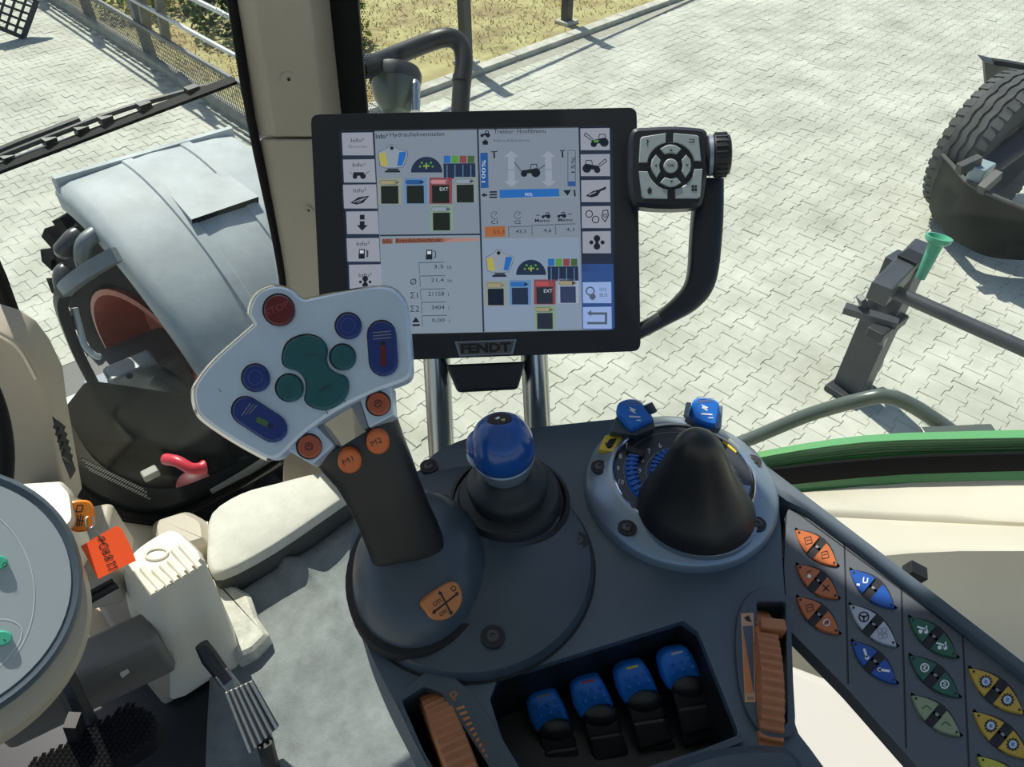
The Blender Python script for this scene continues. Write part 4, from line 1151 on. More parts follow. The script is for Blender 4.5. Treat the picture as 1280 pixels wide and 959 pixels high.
for k, (y0, yt_, v, u) in enumerate(rows):
    pen.lay(2).line(S_INK2, *c5(766 + k * 5, y0), *c5(935 + k * 4, y0 - 3), 1.1).line(S_INK2, *c5(766 + k * 5, y0), *c5(770 + k * 5, y0 + 72), .9)
    w = 9.5 * len(v) * .42
    x = c5(935 + k * 2, 0)[0] - w - 1
    pen.text(S_INK, v, x, c5(0, yt_)[1], 5.2, -1, wmax=w).text(S_INK, u, *c5(955 + k * 3, yt_), 4.2, -1)
for y, s in ((405, 'Ø'), (495, 'Σ1'), (585, 'Σ2')): pen.text(S_INK, s, *c5(708, y), 7.5, -1)
pen.poly(S_INK, [c5(745, 620), c5(770, 655), c5(720, 657)]).line(S_INK, *c5(722, 675), *c5(772, 673), 2.4)
# top right page: tractor, lift arrows, bars
def tractor(X, x, y, s, c, flip=1):
    pen.lay(3).disc(c, *X(x - 40 * s * flip, y + 12 * s), 4.2 * s, n=12).disc(c, *X(x + 38 * s * flip, y + 6 * s), 5.8 * s, n=12)
    pen.poly(c, [X(x - 60 * s * flip, y - 8 * s), X(x + 10 * s * flip, y - 18 * s), X(x + 45 * s * flip, y - 20 * s), X(x + 45 * s * flip, y + 10 * s), X(x - 50 * s * flip, y + 10 * s)])
    pen.path(c, [X(x + 2 * s * flip, y - 18 * s), X(x + 8 * s * flip, y - 50 * s), X(x + 44 * s * flip, y - 50 * s), X(x + 48 * s * flip, y - 18 * s)], 1.0)
pen.lay(2).text(S_INK, 'Trekker: Hoofdmenu', *c6(198, 252), 5.6, -1, wmax=65)
tractor(c6, 140, 258, .5, S_INK); pen.poly(S_INK, [c6(122, 305), c6(142, 288), c6(162, 305), c6(158, 325), c6(126, 325)]).text(S_INK2, 'Hoofdmenu', *c6(200, 308), 4, -1, wmax=44)
pen.lay(2).poly(S_BL2, [c6(108, 380), c6(158, 378), c6(164, 612), c6(112, 614)])
pen.lay(3).text(S_WHT, '100%', 606.5, 228, 4.6, -89, wmax=28)
for x in (315, 562):
    pen.lay(2).poly(S_LG, [c6(x, 365), c6(x + 48, 405), c6(x + 22, 405), c6(x + 24, 565), c6(x + 52, 565), c6(x + 3, 608), c6(x - 48, 567), c6(x - 20, 567), c6(x - 22, 405), c6(x - 48, 405)]).lay(3).line(S_BG, *c6(x - 30, 492), *c6(x + 30, 491), 1.4)
tractor(c6, 440, 505, 1.0, S_INK); pen.lay(3).line(S_INK2, *c6(335, 440), *c6(380, 500), 1.6).line(S_INK2, *c6(495, 490), *c6(540, 460), 1.6)
pen.lay(2).line(S_INK, *c6(180, 372), *c6(222, 370), 1.2).line(S_INK, *c6(200, 375), *c6(202, 415), 2).line(S_INK, *c6(640, 365), *c6(672, 363), 1.2).line(S_INK, *c6(655, 368), *c6(657, 410), 2)
pen.frame(S_INK2, *c6(692, 362), *c6(742, 600), .9).poly(S_BL2, [c6(694, 570), c6(744, 568), c6(745, 600), c6(695, 602)])
pen.lay(3).text(S_INK, '15%', 718.5, 216, 4.6, -89, wmax=20)
pen.lay(2).poly(S_BLU, [c6(236, 625), c6(632, 617), c6(636, 668), c6(238, 682)]).lay(3).text(S_WHT, '90%', *c6(405, 668), 4.2, -1)
pen.lay(2).poly(S_INK, [c6(115, 660), c6(138, 645), c6(138, 675)]).line(S_INK, *c6(136, 660), *c6(155, 660), 2)
for yy in (640, 658, 676): pen.line(S_INK, *c6(170, yy), *c6(220, yy - 1), 2)
pen.poly(S_INK, [c6(660, 628), c6(714, 626), c6(690, 665)]).line(S_INK, *c6(735, 625), *c6(740, 670), 2)
# middle right page: cruise speeds and headland memory
for x, s in ((205, 'C1'), (360, 'C2')):
    pen.lay(2).ring(S_INK2, *c6(x, 795), 4.5, 1, 12, .6, 5.6).line(S_INK2, *c6(x - 2, 797), *c6(x + 16, 778), 1).text(S_INK, s, *c6(x - 24, 853), 4.6, -1, wmax=8, bold=.01)
tractor(c6, 545, 800, .45, S_INK); tractor(c6, 650, 797, .45, S_INK); pen.lay(2).line(S_INK2, *c6(478, 795), *c6(505, 795), 1.5).line(S_INK2, *c6(690, 788), *c6(718, 787), 1.5)
pen.text(S_INK, 'Memo', *c6(472, 842), 4.4, -1, wmax=19, bold=.01).text(S_INK, 'Memo', *c6(628, 838), 4.4, -1, wmax=18, bold=.01)
pen.poly(S_ORG, [c6(138, 872), c6(275, 866), c6(275, 936), c6(140, 942)]).lay(3).text(scr('dark rust', '#5a2c1a'), '55,3', *c6(195, 922), 5, -1, wmax=14)
pen.lay(2)
for x0, x1, y in ((296, 445, 872), (452, 600, 862), (608, 742, 856)):
    pen.line(S_INK2, *c6(x0, y), *c6(x1, y - 4), 1.1).line(S_INK2, *c6(x0, y), *c6(x0 + 3, y + 68), 1)
for x, y, s in ((345, 918, '43,3'), (530, 912, '4,6'), (680, 905, '4,1')): pen.text(S_INK, s, *c6(x, y), 5, -1, wmax=13 if len(s) > 3 else 10)
# bottom right page repeats the valves
def cR(x, y): return c7(x - 350, y - 152)
def cR2(x, y): return c7((x - 495) * .93 + 147, (y - 325) * .98 + 172)
pict(0, cR2, 0, 0)
pen.lay(2).poly(S_NAV, [c7(447 - 100 * math.cos(a), 340 - 102 * math.sin(a)) for a in [PI * i / 16 for i in range(17)]]); quad_dots(c7, 447, 330)
bank(c7, 556, 232, 51, 48, 98)
valve(c7, 158, 386, 110, 112, scr('olive frame', '#838a7e'), S_TAN, scr('deep navy', '#131c2e'))
valve(c7, 318, 380, 112, 112, S_LBL, S_BLU, S_NAV)
valve(c7, 482, 376, 112, 112, S_RED, scr('rose', '#a8494f'), scr('slate box', '#232a38'), 'EXT')
valve(c7, 640, 372, 108, 110, scr('lavender frame', '#8f9ab0'), S_TAN, scr('blue slate box', '#2d3a58'))
valve(c7, 486, 548, 108, 108, scr('green frame', '#78907a'), S_TAN, scr('slate box', '#232a38'))
pen.lay(2).disc(S_GRY, *c7(230, 697), 3, n=10).disc(S_GRY, *c7(300, 690), 2, n=8)
pen.build('screen_graphics', term)
# soft keys: one tile each
LK = [((427, 166), (465.5, 194)), ((428.5, 199.5), (468, 228)), ((428.5, 231), (470, 260.5)), ((432.5, 264.5), (472, 292.5)), ((433, 298), (473.5, 327)), ((436, 331), (476, 372))]
RK = [((725.5, 160.5), (762, 187.5)), ((725.8, 193), (762.3, 220)), ((726.5, 225.3), (762.5, 252.5)), ((727, 258), (763, 285)), ((728, 289.5), (763.4, 316.6)), ((728.4, 353), (764, 379)), ((728.6, 384), (764.4, 411))]
def softkey(k, a, b, col_, side):
    m = MB(); q = [(a[0], a[1]), (b[0], a[1] - .6), (b[0] + (1.6 if side == 'L' else .4), b[1]), (a[0] + (1.4 if side == 'L' else .4), b[1])]
    m.pad([DPL.at(x, y, SO_ + .0007) for x, y in q], DPL.n, .0005, .0002)
    o = m.build('soft_key', col_, term, smooth=0)
    pn = Pen(DPL, SO_ + .0008); pn.k = 0
    cx, cy = (a[0] + b[0]) / 2 + .5, (a[1] + b[1]) / 2
    global pen
    keep = pen; pen = pn
    if side == 'L':
        if k != 3: pn.text(S_INK, 'Info³', cx - 8, cy - (2 if k == 0 else 5), 5, -1, wmax=16)
        if k == 0: pn.text(S_INK2, 'favoriet', cx - 11, cy + 5, 3.6, -1, wmax=23)
        if k == 1:
            tractor(lambda x, y: (x, y), cx, cy + 6, .0, S_INK)
            pn.disc(S_INK, cx - 5, cy + 7, 3).disc(S_INK, cx + 5, cy + 6.5, 3.6).rect(S_INK, cx - 7, cy + 1.5, cx + 6, cy + 6).line(S_INK2, cx - 12, cy + 1, cx - 6, cy + 6, 1).line(S_INK2, cx + 13, cy, cx + 6, cy + 5, 1)
        if k == 2: pn.poly(S_INK, [(cx - 12, cy + 8), (cx - 2, cy + 1), (cx + 12, cy - 1), (cx + 4, cy + 8), (cx - 4, cy + 10)]).lay(1).line(S_TILE, cx - 8, cy + 7, cx + 6, cy + 2, 1).line(S_TILE, cx - 3, cy + 8, cx + 8, cy + 1, .8)
        if k == 3: pn.rect(S_INK, cx - 3, cy - 10, cx + 3, cy - 4).rect(S_INK, cx - 3, cy - 2, cx + 3, cy + 4).poly(S_INK, [(cx - 7, cy + 3), (cx + 7, cy + 3), (cx, cy + 10)])
        if k == 4: pump(lambda x, y: (x, y), cx - 5, cy - 1, .18)
        if k == 4: pn.rect(S_INK, cx - 5, cy + 0, cx + 2, cy + 11).rect(S_TILE, cx - 4, cy + 1, cx + 1, cy + 4).line(S_INK, cx + 5, cy + 1, cx + 5, cy + 9, 1)
        if k == 5: pn.disc(S_INK, cx, cy - 3, 3.6).disc(S_INK, cx, cy + 5, 3.6).rect(S_INK, cx - 1.5, cy - 3, cx + 1.5, cy + 5).disc(S_INK, cx - 6, cy + 1, 1.8).disc(S_INK, cx + 6, cy + 1, 1.8)
    else:
        if k in (0, 1):
            s = 1 if k == 0 else -1
            pn.disc(S_INK, cx + 11 * s, cy + 4, 5.6).disc(S_INK, cx - 2 * s, cy + 6, 4).poly(S_INK, [(cx - 4 * s, cy + 1), (cx + 12 * s, cy - 2), (cx + 12 * s, cy + 5), (cx - 3 * s, cy + 6)]).path(S_INK, [(cx + 4 * s, cy - 1), (cx + 5 * s, cy - 6), (cx + 12 * s, cy - 6), (cx + 13 * s, cy)], 1).path(S_INK, [(cx - 3 * s, cy + 3), (cx - 14 * s, cy - 5), (cx - 12 * s, cy - 8), (cx - 3 * s, cy)], 1)
            if k == 0: pn.lay(1).rect(S_GRN, cx - 2, cy + 1, cx + 4, cy + 4)
        if k == 2: pn.poly(S_INK, [(cx - 13, cy + 6), (cx - 4, cy), (cx + 4, cy - 2), (cx + 13, cy - 6), (cx + 12, cy - 2), (cx + 6, cy), (cx + 2, cy + 6), (cx - 6, cy + 8)]).lay(1).line(S_TILE, cx - 9, cy + 5, cx, cy + 1, 1.2)
        if k == 3:
            pn.ring(S_INK, cx - 9, cy - 4, 4.2, 1.2).ring(S_INK, cx - 1, cy + 3, 4.2, 1.2)
            pn.path(S_INK, [(cx + 8, cy - 8), (cx + 14, cy - 9), (cx + 15, cy - 2), (cx + 11, cy + 6), (cx + 7, cy + 1)], 1.2, True).ring(S_INK, cx + 11, cy - 2, 2, 1)
        if k == 4: pn.disc(S_INK, cx, cy - 5, 4.2).disc(S_INK, cx, cy + 5, 4.2).rect(S_INK, cx - 2, cy - 5, cx + 2, cy + 5).disc(S_INK, cx - 7, cy, 2.6).disc(S_INK, cx + 7, cy, 2.6)
        if k == 5: pn.ring(S_INK2, cx - 9, cy - 2, 5, 1.8).disc(S_INK2, cx - 6, cy + 5, 4).text(S_INK2, 'ISO', cx + 3, cy - 2, 4.2).text(S_INK2, 'BUS', cx + 3, cy + 5, 4.2)
        if k == 6: pn.poly(S_INK2, [(cx - 13, cy - 6), (cx - 8, cy - 10), (cx - 8, cy - 7), (cx + 12, cy - 7), (cx + 12, cy + 8), (cx - 13, cy + 8), (cx - 13, cy + 5), (cx + 9, cy + 5), (cx + 9, cy - 4), (cx - 8, cy - 4), (cx - 8, cy - 2)])
    pen = keep
    pn.build('key_icon', o)
for k, (a, b) in enumerate(LK): softkey(k, a, b, S_TILE, 'L')
for k, (a, b) in enumerate(RK): softkey(k, a, b, S_TILEB if k > 4 else S_TILE, 'R')
# name badge
bd = [(568, 427), (646, 424), (641, 443), (574, 446)]
m = MB(); m.pad([DPL.at(x, y, .0022) for x, y in bd], DPL.n, .003, .0006); bg = m.build('name_badge', M_SILVER, term)
pe = Pen(DPL, .0024); pe.poly(mat('badge grey', (.10, .105, .11), .35), [(571.5, 428.6), (643, 426), (638.5, 441.4), (576, 443.6)]).lay(1).text(M_INK, 'FENDT', 576, 442, 12, -2.2, wmax=63, bold=.05)
pe.build('badge_lettering', bg)
# mount block
m = MB(); q = [(557, 456), (657, 452), (647, 487), (572, 491)]
m.loft([[DPL.at(x, y, -.004) for x, y in q], [DPL.at(x, y, -.05) for x, y in q]]); m.build('mount_block', M_HOUSING, term, bevel=.003)
# keypad
KPL = Plane(P(838, 208, .565), DPL.n + Vector((-.06, 0, .0)))
def k8(x, y): return 770 + x / 5.994, 120 + y / 5.994
kp = smooth2([k8(*p) for p in ((98, 420), (104, 300), (140, 240), (230, 230), (400, 221), (580, 230), (665, 246), (690, 300), (700, 480), (680, 640), (655, 780), (610, 828), (420, 842), (220, 832), (130, 800), (98, 640))], 4)
m = MB(); m.pad([KPL.at(p.x, p.y) for p in kp], KPL.n, .020, .003); kpo = m.build('keypad', M_HOUSING, term)
KC = (412, 522)
def arcp(r, a0, a1, n=8): return [(KC[0] + r * math.cos(a0 + (a1 - a0) * i / n), KC[1] + r * math.sin(a0 + (a1 - a0) * i / n)) for i in range(n + 1)]
def rad(d): return math.radians(d)
corner = [[(172, 498), (182, 320), (198, 304), (375, 276)] + arcp(178, rad(258), rad(188)),
          [(640, 487), (622, 304), (606, 292), (432, 276)] + arcp(178, rad(276), rad(348)),
          [(172, 562), (192, 752), (208, 768), (388, 770)] + arcp(178, rad(98), rad(166)),
          [(650, 545), (634, 752), (616, 768), (444, 768)] + arcp(178, rad(80), rad(8))]
arrow = [[(330, 395), (380, 368), (410, 362), (445, 368), (490, 395), (455, 435), (412, 425), (365, 435)], [(300, 438), (335, 480), (325, 520), (335, 565), (305, 612), (270, 560), (262, 520), (270, 475)]]
arrow += [[(824 + 3 - x, y) for x, y in arrow[1]], [(x, 1044 - y) for x, y in arrow[0]]]
def kkey(pts, h, icon, nm='arrow_key'):
    m = MB(); m.pad([KPL.at(*k8(*p), h) for p in pts], KPL.n, h + .001, .0007); o = m.build(nm, M_KEY, kpo)
    if icon:
        pe = Pen(KPL, h + .0002); icon(pe); pe.build('key_symbol', o)
kkey(corner[0], .0015, lambda p: p.text(M_INK, '?', *k8(228, 374), 8, bold=.02), 'corner_key')
kkey(corner[1], .0015, lambda p: p.path(M_INK, [k8(548, 325), k8(585, 325), k8(585, 347), k8(545, 347)], 1.0), 'corner_key')
kkey(corner[2], .0015, lambda p: p.poly(M_INK, [k8(*q) for q in ((230, 710), (252, 680), (273, 708), (266, 712), (266, 732), (238, 732), (238, 712))]), 'corner_key')
kkey(corner[3], .0015, lambda p: [p.poly(M_INK, [k8(x, y), k8(x + 19, y), k8(x + 19, y + 20), k8(x, y + 20)]) for x in (565, 588) for y in (668, 693)], 'corner_key')
kkey(arrow[0], .0025, lambda p: p.poly(M_INK, [k8(400, 412), k8(412, 395), k8(426, 412)]))
kkey(arrow[1], .0025, lambda p: p.poly(M_INK, [k8(288, 522), k8(306, 510), k8(306, 534)]))
kkey(arrow[2], .0025, lambda p: p.poly(M_INK, [k8(545, 518), k8(527, 506), k8(527, 530)]))
kkey(arrow[3], .0025, lambda p: p.poly(M_INK, [k8(402, 633), k8(430, 633), k8(416, 650)]))
kkey([(412 + 54 * math.cos(a), 522 + 54 * math.sin(a)) for a in [2 * PI * i / 24 for i in range(24)]], .003, lambda p: p.text(M_INK, 'OK', *k8(385, 532), 4, 0, wmax=9.5, bold=.02), 'ok_key')
m = MB(); cp_ = [KPL.at(*k8(KC[0] + 176 * math.cos(a), KC[1] + 176 * math.sin(a)), .0006) for a in [2 * PI * i / 32 for i in range(32)]]; m.pad(cp_, KPL.n, .002, .0003); m.build('key_ring_plate', M_BLACK, kpo)
# rotary knob at the side of the keypad
ka, kb = P(884, 195, .575), P(912, 193, .572)
kax = (kb - ka).normalized()
L_ = (kb - ka).length; R_ = .0166
MB().lathe(ka, kax, [(.013, -.002), (R_ * .92, 0), (R_ * .92, L_ * .25), (R_, L_ * .28), (R_ * 1.02, L_ * .75), (R_ * .9, L_ * .98), (R_ * .7, L_ * 1.04), (.001, L_ * 1.05)], 32).build('rotary_knob', M_BLACK, term)
kpl_ = Plane(ka, kax)
for i in range(22):
    a = 2 * PI * i / 22; d = kpl_.x * math.cos(a) + kpl_.y * math.sin(a)
    MB().bar(ka + kax * L_ * .32 + d * R_ * 1.01, ka + kax * L_ * .86 + d * R_ * 1.0, .0016, .0016, d).build('knob_ridge', M_BLACK, term, bevel=.0004)
MB().lathe(ka + kax * L_ * .05, kax, [(R_ * .94, 0), (R_ * .94, L_ * .17)], 28, False, False).build('knob_collar', M_SILVER, term)
# loop handle
ho = [(908, 222), (908, 260), (906.6, 288), (902, 335), (892.5, 365), (872, 387.5), (840, 405), (790, 431)]
hi = [(877, 222), (870, 260), (867, 297), (864, 340), (855, 362), (830, 386), (812, 398), (790, 409)]
m = MB(); rings = []
for a, b in zip(smooth2(ho, 4, False), smooth2(hi, 4, False)):
    A, B = DPL.at(a.x, a.y, 0), DPL.at(b.x, b.y, 0)
    ux = (A - B).normalized(); h = (A - B).length / 2; c = (A + B) / 2 - DPL.n * .012
    rings.append([c + ux * (h * math.copysign(abs(math.cos(t)) ** .55, math.cos(t))) + DPL.n * (.012 * math.copysign(abs(math.sin(t)) ** .55, math.sin(t))) for t in [2 * PI * i / 16 + .2 for i in range(16)]])
m.loft(rings); m.build('loop_handle', M_HOUSING, term)
# the two bright tubes that carry it
fr_ = thing('display_stand', 'pair of bright steel tubes rising behind the console to carry the display', 'stand', P(610, 600, .70))
for a, b in (((545, 430), (556, 640)), ((667, 425), (677, 640))):
    A, B = P(*a, .645), P(*b, .70)
    MB().tube([A, B], .0122, 20).build('tube', M_STEEL, fr_)
MB().bar(P(556, 640, .70), P(677, 640, .70), .03, .02).build('cross_member', M_DARKSTEEL, fr_)
# ================================================================== THE ARMREST CONSOLE
ZC = 2.45
CPL = ZP(ZC)
con = thing('armrest_console', 'dark blue grey armrest console filling the foreground, lever recess at the front', 'console', G(700, 760, 2.38))
out = smooth2([(527, 586), (545, 566), (590, 546), (650, 537), (720, 529), (800, 522), (870, 526), (930, 552), (962, 590), (974, 640), (978, 700), (982, 760), (988, 830), (994, 905), (1012, 935), (1060, 1000)], 3, False) + [Vector((1060, 1080)), Vector((620, 1080))] + smooth2([(575, 1020), (530, 950), (500, 890), (470, 832), (443, 765), (436, 715), (442, 665), (470, 622), (500, 602)], 3, False)
# (the outline is measured on the console's top plane)
rec = rounded([(622, 848), (854, 776), (873, 790), (926, 922), (790, 968), (652, 1000), (612, 874)], .10, 3)
whl = rounded([(502, 876), (530, 858), (552, 866), (606, 950), (650, 1020), (590, 1040), (530, 940)], .12, 2)
whr = rounded([(946, 752), (982, 752), (984, 905), (948, 908)], .1, 2)
slab([CPL.at(p.x, p.y) for p in out], [[CPL.at(p.x, p.y) for p in rec], [CPL.at(p.x, p.y) for p in whl], [CPL.at(p.x, p.y) for p in whr]], UP, .075, 'console_body', M_CONSOLE, con, bevel=.005, segs=3, smooth=30)
m = MB(); m.prism([CPL.at(600 + (x - 600), y, -.06) for x, y in ((500, 850), (600, 820), (860, 770), (930, 790), (960, 920), (930, 1060), (560, 1070))], UP * -.006); m.build('recess_floor', M_BLACK, con, smooth=0)
m = MB(); m.loft([[CPL.at(767 + (p.x - 767) * s, 880 + (p.y - 880) * s) + UP * z for p in rec] for s, z in ((.992, -.006), (.991, -.030), (.990, -.062))], False, False); m.build('recess_shade', M_BLACK, con)  # black sheet added over the recess walls, their darkness put into its colour
# raised edge round the lever recess: lip at the front
m = MB(); m.loft([[CPL.at(x, y, .004), CPL.at(x + 3, y + 9, .004), CPL.at(x + 4, y + 10, -.01), CPL.at(x, y, -.01)] for x, y in ((926, 918), (880, 936), (800, 962), (740, 984))]); m.build('recess_lip', M_CONSOLE2, con)
m = MB(); bb = smooth2([(780, 985), (830, 955), (880, 936), (930, 928), (970, 928), (992, 934), (1010, 960), (1040, 1040), (760, 1060)], 3); m.pad([CPL.at(p.x, p.y, .012) for p in bb], UP, .02, .006); m.build('palm_rest', M_CONSOLE2, con)
# round base plate of the joystick and cross lever
bc = CPL.at(590, 704)
MB().lathe(bc, UP, [(.0875, -.002), (.0875, .003), (.0850, .008), (.070, .0115), (.03, .014), (.001, .014)], 64).build('base_plate', M_CONSOLE2, con)
MB().lathe(bc, UP, [(.0893, -.001), (.0893, .0005), (.0870, .0006)], 64, False, False).build('plate_gap', M_INK, con)
# screws
def screw(px, py, z, r, par, ax=UP, nm='screw', seat=M_INK):
    c = G(px, py, z)
    MB().lathe(c, ax, [(r * 1.9, -.001), (r * 1.9, .0006), (r * .2, .0007)], 20).build('screw_seat', seat, par)
    o = MB().lathe(c, ax, [(r * 1.05, .0007), (r * 1.05, .0012), (r * .85, .0016), (r * .45, .0016), (r * .40, .0009), (.0001, .0009)], 18).build(nm, mat('dull bolt steel', (.07, .072, .075), .4, metal=.6), par)
screw(616, 796, ZC + .0128, .0042, con)
screw(722, 676, ZC + .0085, .0040, con)
screw(536, 583, ZC + .002, .0038, con)
# raised housings round the two thumb wheels
hl_ = smooth2([(500, 880), (512, 856), (540, 838), (566, 846), (600, 880), (650, 960), (690, 1020), (600, 1040), (540, 960)], 3)
slab([CPL.at(p.x, p.y, .004) for p in hl_], [[CPL.at(p.x, p.y, .004) for p in whl]], UP, .006, 'wheel_surround', M_CONSOLE2, con, bevel=.002)
hr_ = smooth2([(922, 770), (936, 742), (958, 736), (980, 742), (988, 760), (992, 850), (994, 910), (980, 922), (955, 918), (930, 880), (920, 820)], 3)
slab([CPL.at(p.x, p.y, .004) for p in hr_], [[CPL.at(p.x, p.y, .004) for p in whr]], UP, .006, 'wheel_surround', M_CONSOLE2, con, bevel=.002)
pe = Pen(ZP(ZC + .004), .0003)
pe.poly(mat('pale orange print', (.55, .33, .20), .5), [(926, 767), (942, 766), (944.5, 878), (931, 878)]).lay(1).poly(mat('slate print', (.07, .09, .13), .5), [(928.2, 783), (940.8, 782), (943, 866), (942, 866)]).poly(M_ORANGEL, [(928.2, 786), (941.5, 866), (931.5, 867)]).poly(M_INK, [(930, 772), (936, 769), (940, 778), (933, 776)]).text(M_INK, '000', 934, 875, 4, 0, wmax=8)
pe.build('scale_print', con)
pe = Pen(ZP(ZC + .004), .0003)
for i in range(10):
    f = i / 9; x, y = 574 + 32 * f, 884 + 60 * f; w = 12 - 9 * f
    pe.poly(M_ORANGEL, [(x - w / 2 + 2, y + 1.2), (x + w / 2, y - 2.2), (x + w / 2 + 1.6, y + .8), (x - w / 2 + 3.6, y + 4.2)])
pe.path(M_ORANGEL, [(562, 868), (568, 864), (571, 868), (566, 874), (572, 878), (566, 872), (562, 868)], 1.6)
pe.build('scale_print', con)
# thumb wheels
def thumb(name, lab, c, axis, R, w, n):
    t = thing(name, lab, 'thumbwheel', c, None)
    pl = Plane(c, axis, UP)
    rings = []
    N = n * 8
    for h, k in ((-w / 2, .93), (-w / 2 + .0015, 1.0), (w / 2 - .0015, 1.0), (w / 2, .93)):
        rg = []
        for i in range(N):
            a = 2 * PI * i / N; s = math.cos(a * n); r = R * k * (1 + .013 * (abs(s) ** .6) * (1 if s > 0 else -1))
            rg.append(c + pl.n * h + (pl.x * math.cos(a) + pl.y * math.sin(a)) * r)
        rings.append(rg)
    MB().loft(rings).build('ribbed_wheel', M_ORANGEW, t, smooth=40)
    MB().lathe(c, pl.n, [(R * .2, -w * .5 - .004), (R * .2, w * .5 + .004)], 12).build('hub', M_BLACK, t)
    return t, pl
t, pl = thumb('thumbwheel', 'brownish orange ribbed thumbwheel at the right side of the lever recess', G(965, 839, ZC + .013) - UP * .075, Vector((1, -.2, 0)), .075, .0165, 84)
MB().bar(G(948, 784, ZC + .004), G(980, 787, ZC + .004), .008, .014).build('stop_block', M_ORANGEW, t, bevel=.0015)
thumb('thumbwheel', 'brownish orange ribbed thumbwheel at the lower left of the console', G(574, 950, ZC + .013) - UP * .075, G(634, 922, ZC) - G(574, 950, ZC), .075, .0185, 84)

# ---- multifunction joystick
js = thing('joystick', 'multifunction joystick with silver white button panel on a dark stem', 'joystick', G(524, 712, ZC))
HPL = plane3(P(300, 380, .436), P(500, 370, .433), P(380, 560, .414))
hd = [(311, 391), (318, 371), (332, 360), (349, 357.5), (364, 362), (373, 370), (381, 374), (393, 371.5), (433, 363.5), (472, 358), (490, 361), (502, 371), (508.5, 386), (512, 421), (514, 459), (511.5, 470), (502, 477), (466, 490), (420, 513), (381, 540), (360, 560), (349, 570), (339, 573), (328, 570), (292, 550), (258, 527), (247, 514), (242.5, 496), (246, 478), (270, 448), (313, 410), (317, 404)]
hs_ = smooth2(hd, 3)
m = MB(); m.pad([HPL.at(p.x, p.y) for p in hs_], HPL.n, .010, .0016); m.build('button_panel', M_WHITEP, js)
m = MB(); cxx, cyy = 385, 460
m.loft([[HPL.at(cxx + (p.x - cxx) * s - sh, cyy + (p.y - cyy) * s + sh, o) for p in hs_] for s, o, sh in ((1.0, -.006, 0), (1.022, -.008, .6), (1.022, -.014, .8), (.93, -.022, 1))]); m.build('panel_rim', M_CHROME, js)
def hbtn(nm, pts, m_, h=.0025, lab=None, sub=None, b=.0010):
    o = MB().pad([HPL.at(x, y, h) for x, y in pts], HPL.n, h + .002, b).build(nm, m_, js, label=lab)
    m = MB(); cx = sum(p[0] for p in pts) / len(pts); cy = sum(p[1] for p in pts) / len(pts)
    r = max(math.hypot(p[0] - cx, p[1] - cy) for p in pts); s = (r + 1.6) / r
    m.pad([HPL.at(cx + (x - cx) * s, cy + (y - cy) * s, .0004) for x, y in pts], HPL.n, .001, .0001); m.build('button_gap', M_INK, o)
    if sub:
        pe = Pen(HPL, h + .0002); sub(pe); pe.build('symbol', o)
    return o
def circ(x, y, r, n=24): return [(x + r * math.cos(2 * PI * i / n), y + r * math.sin(2 * PI * i / n)) for i in range(n)]
def stad(x, y, hw, hl, ang):
    """rounded oval: half width, half length along ang (degrees clockwise from the picture's right)"""
    a = math.radians(ang); out = []
    for s, b0 in ((1, -90), (-1, 90)):
        for i in range(9):
            b = math.radians(b0 + 180 * i / 8)
            X = s * (hl - hw) + hw * math.cos(b); Y = hw * math.sin(b)
            out.append((x + X * math.cos(a) - Y * math.sin(a), y + X * math.sin(a) + Y * math.cos(a)))
    return out
M_DIM = mat('dim red print', (.34, .05, .06), .4); M_DIMB = mat('dim blue print', (.05, .10, .34), .4); M_DIMT = mat('dim teal print', (.015, .07, .075), .45)
M_DIMO = mat('dark print', (.05, .02, .012), .5); M_GRNP = mat('green print', (.07, .15, .045), .4)
hbtn('stop_button', circ(348, 387, 19), M_RED, .003, 'dark red round stop button', lambda p: p.text(M_DIM, 'STOP', 334, 396, 9, -24, wmax=31, bold=.0))
hbtn('push_button', circ(435, 407, 15.5), M_NAVY, .003, 'round navy button, upper of the two', lambda p: p.ring(M_DIMB, 435, 407, 9, 1.0, 20))
hbtn('push_button', circ(319, 472, 16.5), M_NAVY, .003, 'round navy button, lower of the two', lambda p: p.ring(M_DIMB, 319, 472, 9, 1.0, 20))
hbtn('rocker_button', stad(478, 435, 17.6, 34, 86), M_NAVY, .003, 'long navy rocker with red mark', lambda p: [p.line(M_INKG, 466, 416 + i * 4, 489, 414 + i * 4, 1.2) for i in range(3)] + [p.poly(M_RED, [(475, 432), (482, 432), (483, 458), (476, 458)]), p.poly(M_INK, [(474, 431), (483, 431), (478.5, 425)])])
hbtn('rocker_button', stad(323.5, 524, 17.6, 37, 33), M_NAVY, .003, 'long navy rocker with green mark', lambda p: [p.line(M_INKG, 302 + i * 4.5, 520 - i * 1, 313 + i * 4, 504 + i * 1.4, 1.1) for i in range(3)] + [p.poly(M_GRNP, [(322, 521), (336, 527), (333, 534), (319, 527)]), p.disc(M_INK, 339, 533, 3)])
te = smooth2([(353, 450), (356, 434), (365, 424), (382, 418.5), (398, 422), (407.5, 432), (408, 440), (407, 449), (411, 459), (420, 466), (431, 470), (435, 480), (431.5, 495), (420, 506), (404, 511.5), (388, 507), (380.5, 499), (382, 489), (382, 478), (377, 468), (368, 462), (357, 459)], 3)
hbtn('double_button', [(p.x, p.y) for p in te], M_TEAL, .003, 'large teal bow tie shaped button', lambda p: [p.path(M_DIMT, [(380, 446), (384, 440), (388, 446), (392, 440), (395, 445)], 1.4)] + [p.line(M_DIMT, 398 + i * 4, 492 - i * 1.5, 402 + i * 4, 484 - i * 1.5, 1.6) for i in range(4)])
hbtn('push_button', circ(428, 446, 15.5), M_TEAL, .003, 'round teal button, upper of the two', lambda p: p.text(M_DIMT, 'A', 424, 450, 8, -10))
